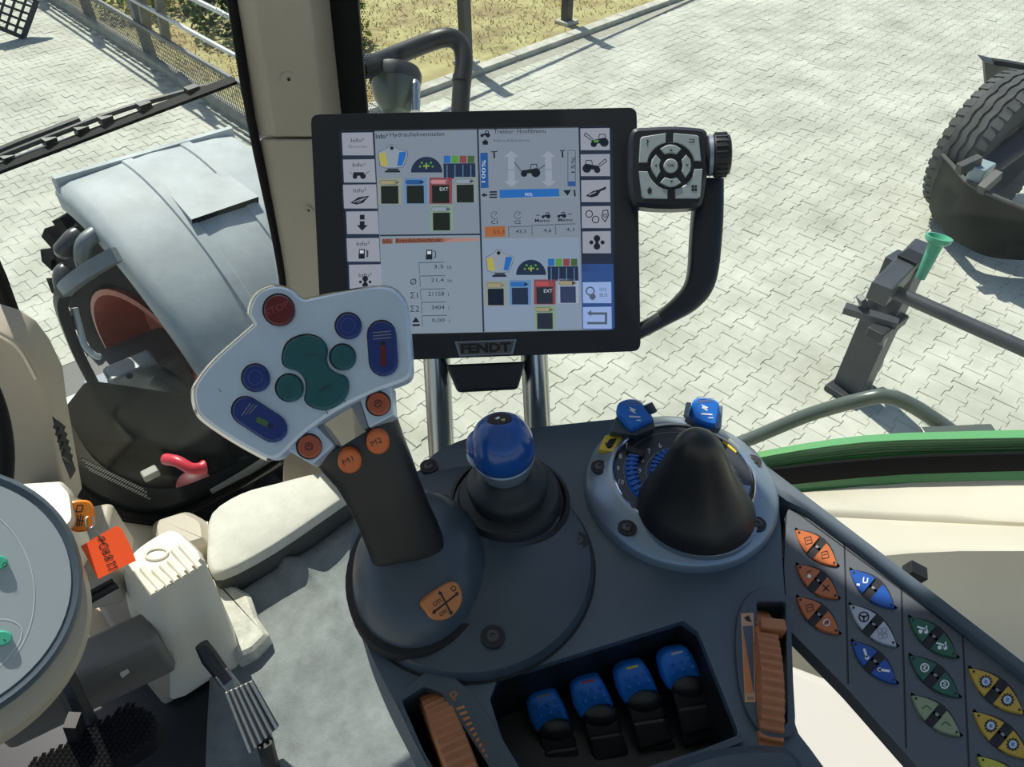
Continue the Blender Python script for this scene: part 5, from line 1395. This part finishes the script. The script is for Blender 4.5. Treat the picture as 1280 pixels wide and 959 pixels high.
hbtn('push_button', circ(361.3, 484.5, 16.5), M_TEAL, .003, 'round teal button, lower of the two', lambda p: p.text(M_DIMT, 'D', 358, 489, 8, -10))
pe = Pen(HPL, .0003); pe.line(M_INKG, 427, 496, 432, 503, 1.6).line(M_INKG, 405, 510, 410, 518, 1.6); pe.path(M_INKG, [(273, 486), (276, 490)], 1); pe.build('panel_marks', js)
def hplate(q, o, m_, nm, th=.014): return MB().prism([HPL.at(x, y, o) for x, y in q], HPL.n * -th).build(nm, m_, js, bevel=.0012)
hplate([(354, 560), (391, 528), (418, 556), (389.5, 581)], -.004, M_WHITEP, 'side_bracket')
hplate([(449, 497), (489, 481), (491.5, 519), (461, 535)], -.004, M_WHITEP, 'side_bracket')
hplate([(392, 530), (399, 526), (420, 556), (416, 560)], -.006, M_INKG, 'strut', .02)
hplate([(437, 505), (450, 497), (461, 535), (453, 537)], -.006, M_INKG, 'strut', .02)
for x, y, r, s in ((386, 558, 14.5, '1'), (472.5, 504.5, 14, '2')):
    o = MB().pad([HPL.at(*q, -.001) for q in circ(x, y, r)], HPL.n, .005, .001).build('push_button', M_ORANGED, js, label='dull orange round button on the silver bracket')
    pe = Pen(HPL, -.0008); pe.ring(M_DIMO, x, y, 4.5, 1.4, 10).line(M_DIMO, x - 2, y, x + 2, y - 2, 1.6); pe.build('symbol', o)
    MB().pad([HPL.at(*q, -.0035) for q in circ(x, y, r + 2)], HPL.n, .0015, .0002).build('button_gap', M_INK, o)
# stem
st = [((389.5, 581), (490.5, 519), .4275), ((393, 588), (493, 527), .4285), ((402, 598), (499, 545), .431), ((416, 612), (509, 570), .437), ((430, 634), (519, 598), .4435), ((443, 660), (531, 628), .453), ((455, 690), (543, 655), .463), ((464, 716), (555, 685), .472), ((472, 740), (566, 715), .482)]
rings = []
for a, b, d in st:
    A, B = P(*a, d), P(*b, d); c = (A + B) / 2; h = (B - A) / 2
    view = (EYE - c).normalized(); z = (view - h.normalized() * view.dot(h.normalized())).normalized()
    rings.append([c + h * (math.copysign(abs(math.cos(t)) ** .8, math.cos(t))) + z * (h.length * .72 * (math.copysign(abs(math.sin(t)) ** .8, math.sin(t)) - .70)) for t in [2 * PI * i / 32 for i in range(32)]])
MB().loft(rings).build('stem', M_BLACK if False else mat('dark stem plastic', (.009, .011, .014), .4, bump=.15, bscale=900, bdist=.0003), js, smooth=45)
SPL = plane3(P(410, 600, .425), P(495, 545, .4245), P(440, 640, .435))
for x, y, r in ((437, 578, 15), (472.5, 554.6, 14.5)):
    o = MB().pad([SPL.at(*q, .004) for q in circ(x, y, r)], SPL.n, .006, .0012).build('push_button', M_ORANGEB, js, label='bright orange round button on the dark stem')
    pe = Pen(SPL, .0042); pe.text(M_DIMO, 'M1' if x < 450 else 'M2', x - 7, y + 4, 7, -25, wmax=14); pe.build('symbol', o)
# boot
bc = CPL.at(525, 716, .004)
m = MB(); rings = []
for s, z in ((1.03, 0), (1.0, .006), (.95, .017), (.84, .028), (.66, .037), (.42, .042), (.1, .044)):
    rings.append([bc + UP * z + Vector((.0465 * s * math.cos(t), .0615 * s * math.sin(t) + .004 * (1 - s), 0)) for t in [2 * PI * i / 48 for i in range(48)]])
m.loft(rings).build('boot', M_CONSOLE2, js, smooth=60)
m = MB(); m.loft([[bc + UP * z + Vector(((.0465 * s + e) * math.cos(t), (.0615 * s + e) * math.sin(t), 0)) for t in [2 * PI * i / 48 for i in range(48)]] for s, z, e in ((1.03, -.002, .0025), (1.03, .0085, .0025), (1.0, .0085, .0))]); m.build('boot_gap', M_INK, js)
dq = [(529, 753.5), (550, 735.5), (568, 727.7), (575.7, 735.5), (578, 751), (570.5, 766), (557.7, 774.7), (542, 774.7), (534.5, 766)]
# the emblem sits on the boot's slope
def boot_z(p):
    lo, hi = 0.0, 1.03
    tab = [(1.03, 0), (1.0, .006), (.95, .017), (.84, .028), (.66, .037), (.42, .042), (.1, .044), (0, .044)]
    x, y = p.x - bc.x, p.y - bc.y
    s = math.hypot(x / .0465, (y) / .0615)
    for (s1, z1), (s2, z2) in zip(tab, tab[1:]):
        if s2 <= s <= s1: return bc.z + z2 + (z1 - z2) * (s - s2) / (s1 - s2)
    return bc.z
def on_boot(px, py):
    z = bc.z + .03
    for i in range(12):
        p = G(px, py, z); z = z * .5 + boot_z(p) * .5
    return G(px, py, z)
a, b, c = on_boot(535, 755), on_boot(572, 740), on_boot(556, 771)
EPL = plane3(a, b, c)
o = MB().pad([EPL.at(p.x, p.y, .0035) for p in smooth2(dq, 3)], EPL.n, .005, .0008).build('emblem', M_ORANGEL, js, label='orange emblem with a black cross of arrows')
pe = Pen(EPL, .0038)
pe.line(M_INK, 543, 765, 571, 743, 2.2).line(M_INK, 551, 742, 563, 765, 2.2)
for x, y, ax_, ay in ((550, 741, -.4, -.9), (564, 767, .4, .9), (572, 742, .8, -.5), (542, 766, -.8, .5)):
    pe.poly(M_INK, [(x + ax_ * 2.5, y + ay * 2.5), (x - ay * 3.2 - ax_ * 2, y + ax_ * 3.2 - ay * 2), (x + ay * 3.2 - ax_ * 2, y - ax_ * 3.2 - ay * 2)])
pe.ring(M_INK, 567, 736, 3, 1, 10).text(M_INK, 'cm', 543, 759, 5, -35).text(M_INK, 'cm', 551, 771, 4.5, -35)
pe.build('emblem_print', o)

# ---- blue cross lever
xl = thing('cross_lever', 'short lever with glossy blue ball knob on black bellows', 'lever', G(637, 625, ZC + .01))
xa = G(637, 626, ZC + .011); xb = P(625, 535, .487); xax = (xb - xa).normalized(); xL = (xb - xa).length
MB().lathe(xa, UP, [(.046, -.004), (.046, .001), (.043, .003), (.041, .0), (.030, .0)], 40, True, True).build('bellows_socket', M_INK, xl)
MB().lathe(xa, xax, [(.039, -.002), (.0395, .006), (.037, .011), (.031, .012), (.0285, .0125), (.0295, .019), (.0300, .024), (.0285, .028), (.0235, .0305), (.0190, .034), (.0172, .040), (.0165, .046)], 40).build('bellows', mat('bellows rubber', (.022, .026, .031), .5), xl, smooth=50)
MB().lathe(xa, xax, [(.0165, .040), (.0185, .0415), (.0212, .050), (.0222, .056), (.021, .058)], 36).build('knob_collar', M_SILVER, xl)
kc = xa + xax * .064
kaxs = (Vector((1, 0, 0)) - xax * xax.x).normalized(); kays = xax.cross(kaxs)
MB().lathe(xa, xax, [(.0205, .0565), (.0222, .058), (.0226, .064), (.0215, .073), (.0185, .081), (.013, .087), (.006, .0898), (.0005, .0902)], 40).build('knob', M_BLUE, xl, smooth=60)
MB().ball(kc + kaxs * -.0150 + xax * .004, .0105, .012, .011, 24, 12, (kaxs, kays, xax)).build('thumb_button', M_BLUE, xl)
MB().ball(kc + kaxs * -.0150 + xax * -.0065, .011, .0125, .004, 24, 12, (kaxs, kays, xax)).build('thumb_rest', M_SILVER, xl)
tp_ = Plane(xa + xax * .0905, xax)
c = tp_.o + kays * .004
MB().pad(tp_.circle(c, .0085, 20, ry=.0058), xax, .004, .0008).build('knob_inlay', M_INK, xl)
pe = Pen(tp_, .0004)
q = project(c)
pe.poly(M_INKW, [(q[0] - 6, q[1] + 0), (q[0] - 1, q[1] - 2.5), (q[0] + 1, q[1] - .5), (q[0] - 3, q[1] + 1.5)]).poly(mat('pale green print', (.45, .52, .2), .5), [(q[0] + 2, q[1] + 1), (q[0] + 7, q[1] + 0), (q[0] + 7, q[1] + 3), (q[0] + 3, q[1] + 3)]); pe.build('inlay_print', xl)

# ---- round speed dial with the hand cone
dl = thing('hand_dial', 'round silver control dial with blue thumb rings and a dark hand cone', 'dial', G(851, 621, ZC))
dc_ = CPL.at(849, 613)
MB().lathe(dc_, UP, [(.0750, -.002), (.0750, .006), (.0732, .009), (.066, .0145), (.058, .019), (.0545, .0205), (.0535, .0200), (.0528, .0185)], 72, True, False).build('silver_plate', M_SILVER, dl, smooth=50)
DZ = ZC + .0185
DF = ZP(DZ)
dcf = Vector((dc_.x, dc_.y, DZ))
MB().lathe(dcf, UP, [(.0535, -.004), (.0535, 0), (.001, 0)], 64).build('dial_face', mat('dark dial face', (.030, .036, .044), .35), dl)
MB().lathe(dcf, UP, [(.0545, .0018), (.0535, .0028), (.0525, .0018)], 72, False, False).build('chrome_ring', M_CHROME, dl)
pe = Pen(DF, .0004)
def dpx(r, a):
    p = dcf + Vector((r * math.cos(a), r * math.sin(a), 0)); q = project(p); return q[0], q[1]
for r in (.0285, .0455):
    pe.path(M_INKG, [dpx(r, rad(70 + 6 * i)) for i in range(26)], .8)
for i, s in enumerate(('5', '6', '7', '8', '9', '10')):
    x, y = dpx(.0495, rad(112 + i * 15)); pe.text(M_INKW, s, x - 2.5, y + 3, 6, -30 + 8 * i)
for i, s in enumerate(('6', '7', '8', '9')):
    x, y = dpx(.0330, rad(112 + i * 20)); pe.text(M_INKW, s, x - 2, y + 3, 6, -20 + 6 * i)
for i in range(9):
    a, b = dpx(.040 + .001 * i, rad(20 - i * 6)), dpx(.040 + .001 * i, rad(12 - i * 6)); pe.line(M_INKG, *a, *b, 1)
pe.build('dial_print', dl); pe = Pen(DF, .0004)
pe.poly(mat('pale blue print', (.20, .30, .48), .5), [dpx(.051, rad(-12)), dpx(.051, rad(-34)), dpx(.043, rad(-34)), dpx(.043, rad(-12))])
pe.build('scale_patch', dl)
def blue_ring(r, a0, a1, w, n):
    m = MB(); m.loft([[dcf + Vector(((r + dr) * math.cos(a), (r + dr) * math.sin(a), h)) for dr, h in ((-w, -.001), (-w * .8, .0035), (0, .005), (w * .8, .0035), (w, -.001))] for a in [a0 + (a1 - a0) * i / 24 for i in range(25)]])
    o = m.build('thumb_ring', M_BLUE2, dl)
    for i in range(n):
        a = a0 + (a1 - a0) * (i + .5) / n; b = a + .05
        u, v = Vector((math.cos(a), math.sin(a), 0)), Vector((math.cos(b), math.sin(b), 0))
        MB().bar(dcf + u * (r - w * .85) + UP * .0042, dcf + v * (r + w * .85) + UP * .0042, .0022, .003).build('rib', M_BLUE, o, bevel=.0006)
blue_ring(.0400, rad(152), rad(232), .0050, 12)
blue_ring(.0220, rad(95), rad(205), .0042, 10)
for a in (rad(150), rad(234)):
    u = Vector((math.cos(a), math.sin(a), 0)); MB().box(dcf + u * .040 + UP * .002, u * .007, u.cross(UP) * .003, UP * .004).build('ring_stop', M_INK, dl, bevel=.0008)
# hand cone
cone = [(870, 650, .0430, ZC + .016), (870, 645, .0430, ZC + .024), (870, 630, .0368, ZC + .036), (871, 611, .0292, ZC + .054), (872, 594, .0232, ZC + .072), (873, 579, .0190, ZC + .089), (873.5, 569, .0160, ZC + .100), (874, 561, .0122, ZC + .109), (874, 556, .0075, ZC + .1145), (874, 553, .0015, ZC + .1165)]
rings = []
for px, py, r, z in cone:
    c = G(px, py - 11, z); rings.append([c + Vector((r * math.cos(t), r * .93 * math.sin(t), 0)) for t in [2 * PI * i / 48 for i in range(48)]])
MB().loft(rings).build('hand_cone', mat('black soft plastic', (.013, .014, .017), .42, bump=.12, bscale=700, bdist=.0003), dl, smooth=60)
c = G(870, 641, ZC + .014)
m = MB(); m.loft([[c + Vector(((r) * math.cos(t), (r) * .93 * math.sin(t), h)) for r, h in ((.0445, 0), (.0445, .005), (.0425, .006))] for t in [rad(205 + 130 * i / 30) for i in range(31)]], closed=False); m.build('cone_lip', M_SILVER, dl)
for x, y in ((749.5, 584), (784, 660), (946, 655), (941, 577)):
    zz = ZC + .0165
    screw(x, y, zz, .0036, dl, nm='bolt')
# label plates on the rim
for q, mk in (([(748, 562), (756, 544), (780, 543), (770, 565)], 1), ([(903, 552), (908, 545), (926, 560), (920, 566)], 0)):
    pl = ZP(ZC + .0175)
    o = MB().pad([pl.at(*p, .002) for p in q], UP, .004, .0006).build('warning_label', M_YELLOWP, dl)
    if mk:
        pe = Pen(pl, .0023); pe.poly(M_INK, [(757, 556), (762, 549), (771, 548), (768, 554), (762, 561)]).path(M_INK, [(756, 553), (760, 560), (766, 558)], 1.4); pe.build('label_print', o)
# blue rockers on the far rim
def rocker(q, d, base, lab, lit):
    pl = Plane(P(q[0][0], q[0][1], d), (EYE - P(q[0][0], q[0][1], d)).normalized() * .6 + UP * .9 + Vector((0, -.2, 0)))
    cx = sum(p[0] for p in q) / len(q); cy = sum(p[1] for p in q) / len(q)
    o = MB().pad([pl.at(*p) for p in smooth2(q, 3)], pl.n, .008, .002).build('rocker_switch', M_BLUE2, dl, label=lab)
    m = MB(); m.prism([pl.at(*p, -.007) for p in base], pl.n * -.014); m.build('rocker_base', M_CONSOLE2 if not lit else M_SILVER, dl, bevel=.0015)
    pe = Pen(pl, .0003)
    pe.line(M_INKW, cx - 6, cy + 4, cx + 8, cy + 5, 1.8).line(M_INKW, cx - 5, cy - 4, cx + 2, cy + 0, 1.6).poly(M_INKW, [(cx - 6, cy - 8), (cx + 3, cy - 4), (cx - 2, cy - 1)]).line(M_INKW, cx + 3, cy + 9, cx + 9, cy + 9, 1.4)
    for i in range(3): pe.line(M_INKG, cx - 12 + i, cy - 10 - i * 2.2, cx + 10, cy - 11.5 - i * 2, .7)
    pe.build('rocker_symbol', o)
rocker([(771, 514), (774, 503), (787, 498), (800, 501), (812, 514), (816, 524), (804, 531), (790, 537), (778, 526)], .575, [(762, 540), (770, 520), (816, 520), (820, 536), (795, 545)], 'blue rocker switch on the left of the dial rim', False)
rocker([(864, 510), (868, 499), (878, 496), (894, 499), (900, 508), (898, 524), (895, 532), (880, 530), (866, 522)], .575, [(856, 520), (862, 505), (904, 506), (902, 536), (880, 534)], 'blue rocker switch at the right of the dial rim, in the sun', True)
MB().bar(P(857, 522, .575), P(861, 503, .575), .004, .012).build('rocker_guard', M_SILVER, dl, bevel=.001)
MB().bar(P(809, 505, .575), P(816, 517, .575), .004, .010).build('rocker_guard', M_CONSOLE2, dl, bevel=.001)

# ---- four blue tipped levers in the recess
def c66(x, y): return 640 + x / 3.368, 730 + y / 3.368
cap = [(622, 330), (632, 302), (660, 282), (722, 270), (744, 276), (764, 305), (786, 350), (802, 392), (800, 402), (775, 398), (745, 395), (715, 408), (690, 430), (676, 450), (660, 446), (636, 400)]
stripes = [mat('grey stripe', (.16, .17, .18), .5), mat('red stripe', (.35, .03, .06), .5), mat('yellow stripe', (.55, .50, .04), .5), mat('pale stripe', (.35, .42, .52), .5)]
labs = ['leftmost blue tipped lever in the recess, with grey stripe on the edge', 'blue tipped lever with a red stripe on the edge, second from the left', 'blue tipped lever with a yellow stripe on the edge, third from the left', 'rightmost blue tipped lever in the recess, with pale stripe on the edge']
for k in range(4):
    ox, oy = -187 * (3 - k), 60 * (3 - k)
    X = lambda x, y: c66(x + ox, y + oy)
    x0, y0 = X(710, 350)
    base = G(x0 + 14, y0 + 90, ZC - .055)
    lv = thing('paddle_lever', labs[k], 'lever', base, 'blue tipped levers in the recess')
    c = P(x0, y0, .485); LP = Plane(c, UP * .75 + Vector((.02, -.62, 0)))
    pts = [X(*p) for p in cap]
    MB().pad([LP.at(*p) for p in pts], LP.n, .013, .0025).build('cap', M_BLUE2, lv, smooth=50)
    pe = Pen(LP, .0002)
    pe.poly(stripes[k], [X(668, 292), X(718, 280), X(722, 288), X(672, 302)])
    pe.build('cap_stripe', lv)
    for dx, dy in ((672, 338), (708, 328), (745, 316), (682, 376), (722, 362), (762, 350)):
        q = LP.at(*X(dx, dy))
        MB().lathe(q, LP.n, [(.0016, -.0005), (.0015, .0006), (.0008, .0012), (.0002, .0013)], 10).build('grip_dot', M_BLUE2, lv)
    M_LS = mat('lever stem plastic', (.018, .020, .024), .4)
    def ring(pp, o): return [LP.at(*X(*p), o) for p in pp]
    bl = [(664, 440), (700, 408), (745, 394), (800, 400), (806, 430), (672, 470)]
    m = MB(); m.loft([[LP.at(*X(*p), -.002) for p in ((672, 452), (720, 412), (802, 398), (838, 505), (694, 540))], [LP.at(*X(*p), -.016) for p in ((672, 452), (720, 412), (802, 398), (838, 505), (694, 540))]]); m.build('stem', M_LS, lv, bevel=.002)
    m = MB(); m.loft([[LP.at(*X(*p), o) for p in ((690, 522), (836, 500), (870, 600), (722, 650))] for o in (.001, -.020)]); m.build('collar', M_LS, lv, bevel=.003)
    m = MB(); m.loft([[LP.at(*X(*p), o) for p in ((712, 640), (868, 598), (884, 640), (730, 690))] for o in (-.004, -.028)]); m.build('lower_stem', M_LS, lv, bevel=.002)
    m = MB(); m.ball(LP.at(*X(742, 428), -.004), .013, .008, .006, 20, 8, (LP.x, LP.y, LP.n)); m.build('finger_hollow', M_LS, lv)

# ---- slanted button panel on the right
bp = thing('button_panel', 'dark angled panel with rows of orange, blue, white, green and yellow leaf buttons', 'button panel', G(1120, 800, ZC - .06))
BZ = ZC - .008
BPL = ZP(BZ)
po = [(984, 640), (990, 629), (1003, 630), (1060, 672), (1160, 748), (1310, 866), (1420, 950), (1420, 1150), (1300, 1110), (1143, 955), (1060, 862), (985, 786), (980, 710)]
slab([BPL.at(x, y) for x, y in rounded(po, .06, 2)], [], UP, .012, 'panel_face', mat('panel plastic', (.066, .080, .096), .6, spec=.9, bump=.15, bscale=900, bdist=.0003), bp, bevel=.002)
pr = [(940, 566), (970, 588), (1024, 630), (1100, 688), (1190, 757), (1280, 827), (1420, 935)]
qr = [(955, 600), (985, 622), (1010, 634), (1062, 672), (1160, 746), (1312, 862), (1420, 948)]
m = MB(); rings = []
for a, b in zip(pr, qr):
    A, B = BPL.at(*a, .010), BPL.at(*b, .010)
    rings.append([A + UP * -.06, A + UP * -.005, A * .85 + B * .15, A * .3 + B * .7 + UP * -.001, B + UP * -.004, B + UP * -.012, B + UP * -.06])
m.loft(rings); m.build('raised_rim', M_CONSOLE, bp, smooth=50)
m = MB(); sw_ = [(976, 700), (982, 785), (1060, 862), (1143, 955), (1300, 1110)]
m.loft([[BPL.at(x, y, -.002), BPL.at(x + 3, y - 1, -.06), BPL.at(x + 40, y - 30, -.06), BPL.at(x + 40, y - 30, -.012)] for x, y in sw_]); m.build('side_wall', M_BLACK, bp)
pe = Pen(BPL, .0003)
for a, b in (((1055.4, 676.7), (1060.5, 855)), ((1126.5, 728), (1133, 935)), ((1203, 786), (1214, 1010))): pe.line(M_INK, *a, *b, 2.2)
pe.line(M_INK, 990, 636, 1320, 880, 1.4)
pe.build('divider_grooves', bp)
def b7(x, y): return 960 + x / 4.17, 630 + y / 4.17
def b3(x, y): return 1040 + x / 4.0125, 720 + y / 4.0125
O_, B_, W_ = mat('orange leaf key', (.48, .13, .035), .4), mat('blue leaf key', (.012, .075, .33), .4), mat('white leaf key', (.42, .47, .53), .4)
G_, G2_, PG_ = mat('green leaf key', (.020, .105, .050), .4), mat('dark green leaf key', (.020, .095, .060), .4), mat('pale green leaf key', (.24, .30, .17), .4)
Y_, Y2_ = mat('amber leaf key', (.50, .32, .035), .4), mat('lime leaf key', (.46, .45, .04), .4)
def glyph(kind, pe, x, y):
    w, k = M_INKW, M_INK
    if kind == 'box': pe.path(M_DIMO, [(x - 5, y - 3), (x + 3, y - 5), (x + 5, y + 3), (x - 3, y + 5)], 1.1, True).line(M_DIMO, x - 3, y, x + 3, y - 1, .9)
    if kind == 'spray': pe.disc(w, x, y + 2, 2.4).line(M_DIMO, x - 4, y - 3, x + 3, y - 5, 1)
    if kind == 'x': pe.line(k, x - 4, y - 4, x + 4, y + 4, 1.6).line(k, x + 4, y - 4, x - 4, y + 4, 1.6)
    if kind == 'oval': pe.ring(w, x, y, 4, 1.2, 12).line(M_DIMO, x - 3, y + 3, x + 3, y - 3, 1.2)
    if kind == 'cyl': pe.line(w, x - 9, y + 4, x - 5, y + 5, 3).path(w, [(x, y - 5), (x - 1, y + 2), (x + 4, y + 2), (x + 5, y - 4)], 1.4)
    if kind == 'wheel': pe.ring(k, x, y, 6, 1.8, 20).disc(k, x, y, 1.8); [pe.line(k, x, y, x + 6 * math.cos(a), y + 6 * math.sin(a), 1.6) for a in (rad(90), rad(200), rad(-20))]
    if kind == 'tracks': [pe.ring(M_GREYL, x + dx, y + dy, 3, 1.0, 10) for dx, dy in ((-4, -3), (2, -4), (-3, 4), (3, 3))]
    if kind == 'arm': pe.line(w, x - 2, y - 6, x + 2, y + 5, 3.0).disc(w, x + 2, y + 5, 2.8)
    if kind == 'arm2': pe.line(w, x - 6, y - 1, x + 8, y + 1, 3.0).disc(w, x - 5, y - 1, 2.6).ring(M_DIMB, x + 3, y + 8, 2, .8, 8)
    if kind == 'axle': pe.disc(w, x - 4, y + 3, 2.6).disc(w, x + 3, y + 3.5, 2.6).line(w, x - 8, y - 3, x + 5, y + 1, 2.2).line(w, x + 4, y - 4, x + 1, y + 3, 1.8)
    if kind == 'diff': pe.ring(w, x, y, 5, 1.6, 16).path(w, [(x - 2, y - 3), (x + 2, y - 1), (x - 2, y + 1), (x + 2, y + 3)], 1.3)
    if kind == 'plough': pe.path(G_, [(x - 6, y + 2), (x, y - 2), (x + 6, y + 3)], 1.4)
    if kind == 'gear': 
        for i in range(12): a = 2 * PI * i / 12; pe.line(k, x + 5.5 * math.cos(a), y + 5.5 * math.sin(a), x + 8.4 * math.cos(a), y + 8.4 * math.sin(a), 2.2)
        pe.lay(1).disc(k, x, y, 6.6, n=18).lay(2).disc(M_PALEB, x, y, 5.2, n=18).lay(3).path(M_DIMB, [(x - 2, y - 2), (x + 2, y - 1), (x - 2, y + 1), (x + 2, y + 2)], 1).lay(0)
M_GREYL = mat('light grey print', (.22, .26, .34), .5); M_PALEB = mat('pale blue disc', (.42, .52, .66), .5)
def leaf(A, B, w, m1, m2, g1, g2, lab):
    ax, ay = A; bx, by = B; dx, dy = bx - ax, by - ay; l = math.hypot(dx, dy); nx, ny = -dy / l, dx / l
    def pt(t, s): h = w * (1 - abs(2 * t - 1) ** 2.0); return (ax + dx * t + nx * s * h, ay + dy * t + ny * s * h)
    rim = [pt(.5 - .53 * math.cos(PI * i / 12), 1.16) for i in range(13)] + [pt(.5 + .53 * math.cos(PI * i / 12), -1.16) for i in range(1, 12)]
    rr = [(x, y) for x, y in rim]
    MB().pad([BPL.at(*p, .0007) for p in rr], UP, .0012, .0003).build('key_frame', M_INK, bp)
    for t0, t1, m_, g in ((0.0, .42, m1, g1), (.58, 1.0, m2, g2)):
        ts = [t0 + (t1 - t0) * i / 7 for i in range(8)]
        pts = [pt(t, 1) for t in ts] + [pt(t, -1) for t in reversed(ts)]
        clean = [pts[0]]
        for p in pts[1:]:
            if math.hypot(p[0] - clean[-1][0], p[1] - clean[-1][1]) > .4: clean.append(p)
        if math.hypot(clean[0][0] - clean[-1][0], clean[0][1] - clean[-1][1]) < .4: clean.pop()
        o = MB().pad([BPL.at(*p, .0022) for p in clean], UP, .0022, .0005).build('leaf_key', m_, bp, label=lab)
        pe = Pen(BPL, .0024); t = .30 if t0 == 0 else .70
        if g: glyph(g, pe, *pt(t, 0))
        e = pt(.08 if t0 == 0 else .92, 0); pe.disc(M_INK, e[0], e[1], 1.7, n=10)
        pe.build('key_symbol', o)
    e = pt(.5, 0); MB().lathe(BPL.at(*e, 0), UP, [(.0012, 0), (.0012, .0012), (.0004, .0014)], 8).build('indicator_lamp', M_INKG, bp)
wL = 13.0
leaf(b7(145, 134), b7(362, 322), wL, O_, O_, 'box', 'box', 'orange leaf shaped key')
leaf(b7(150, 316), b7(368, 492), wL, O_, O_, 'spray', 'x', 'orange leaf shaped key')
leaf(b7(152, 484), b7(372, 676), wL, O_, O_, 'box', 'oval', 'orange leaf shaped key')
leaf(b7(430, 342), b7(662, 542), wL, B_, B_, 'cyl', None, 'blue leaf shaped key')
leaf(b7(426, 524), b7(672, 740), wL, W_, W_, 'wheel', 'tracks', 'white leaf shaped key')
leaf(b7(438, 714), b7(672, 934), wL, B_, B_, 'arm', 'arm2', 'blue leaf shaped key')
leaf(b3(388, 206), b3(628, 408), wL + .5, G_, G_, 'axle', 'axle', 'dark green leaf shaped key')
leaf(b3(390, 398), b3(640, 606), wL + .5, G2_, G2_, 'diff', 'diff', 'dark green leaf shaped key')
leaf(b3(402, 598), b3(645, 800), wL + .5, PG_, PG_, 'plough', 'plough', 'pale green leaf shaped key')
leaf(b3(690, 462), b3(962, 690), wL + 1.5, Y_, Y_, 'gear', 'gear', 'amber leaf shaped key')
leaf(b3(714, 682), b3(990, 915), wL + 1.5, Y_, Y_, 'gear', 'gear', 'amber leaf shaped key')
leaf(b3(735, 905), b3(1015, 1140), wL + 1.5, Y2_, Y2_, None, None, 'lime yellow leaf shaped key')
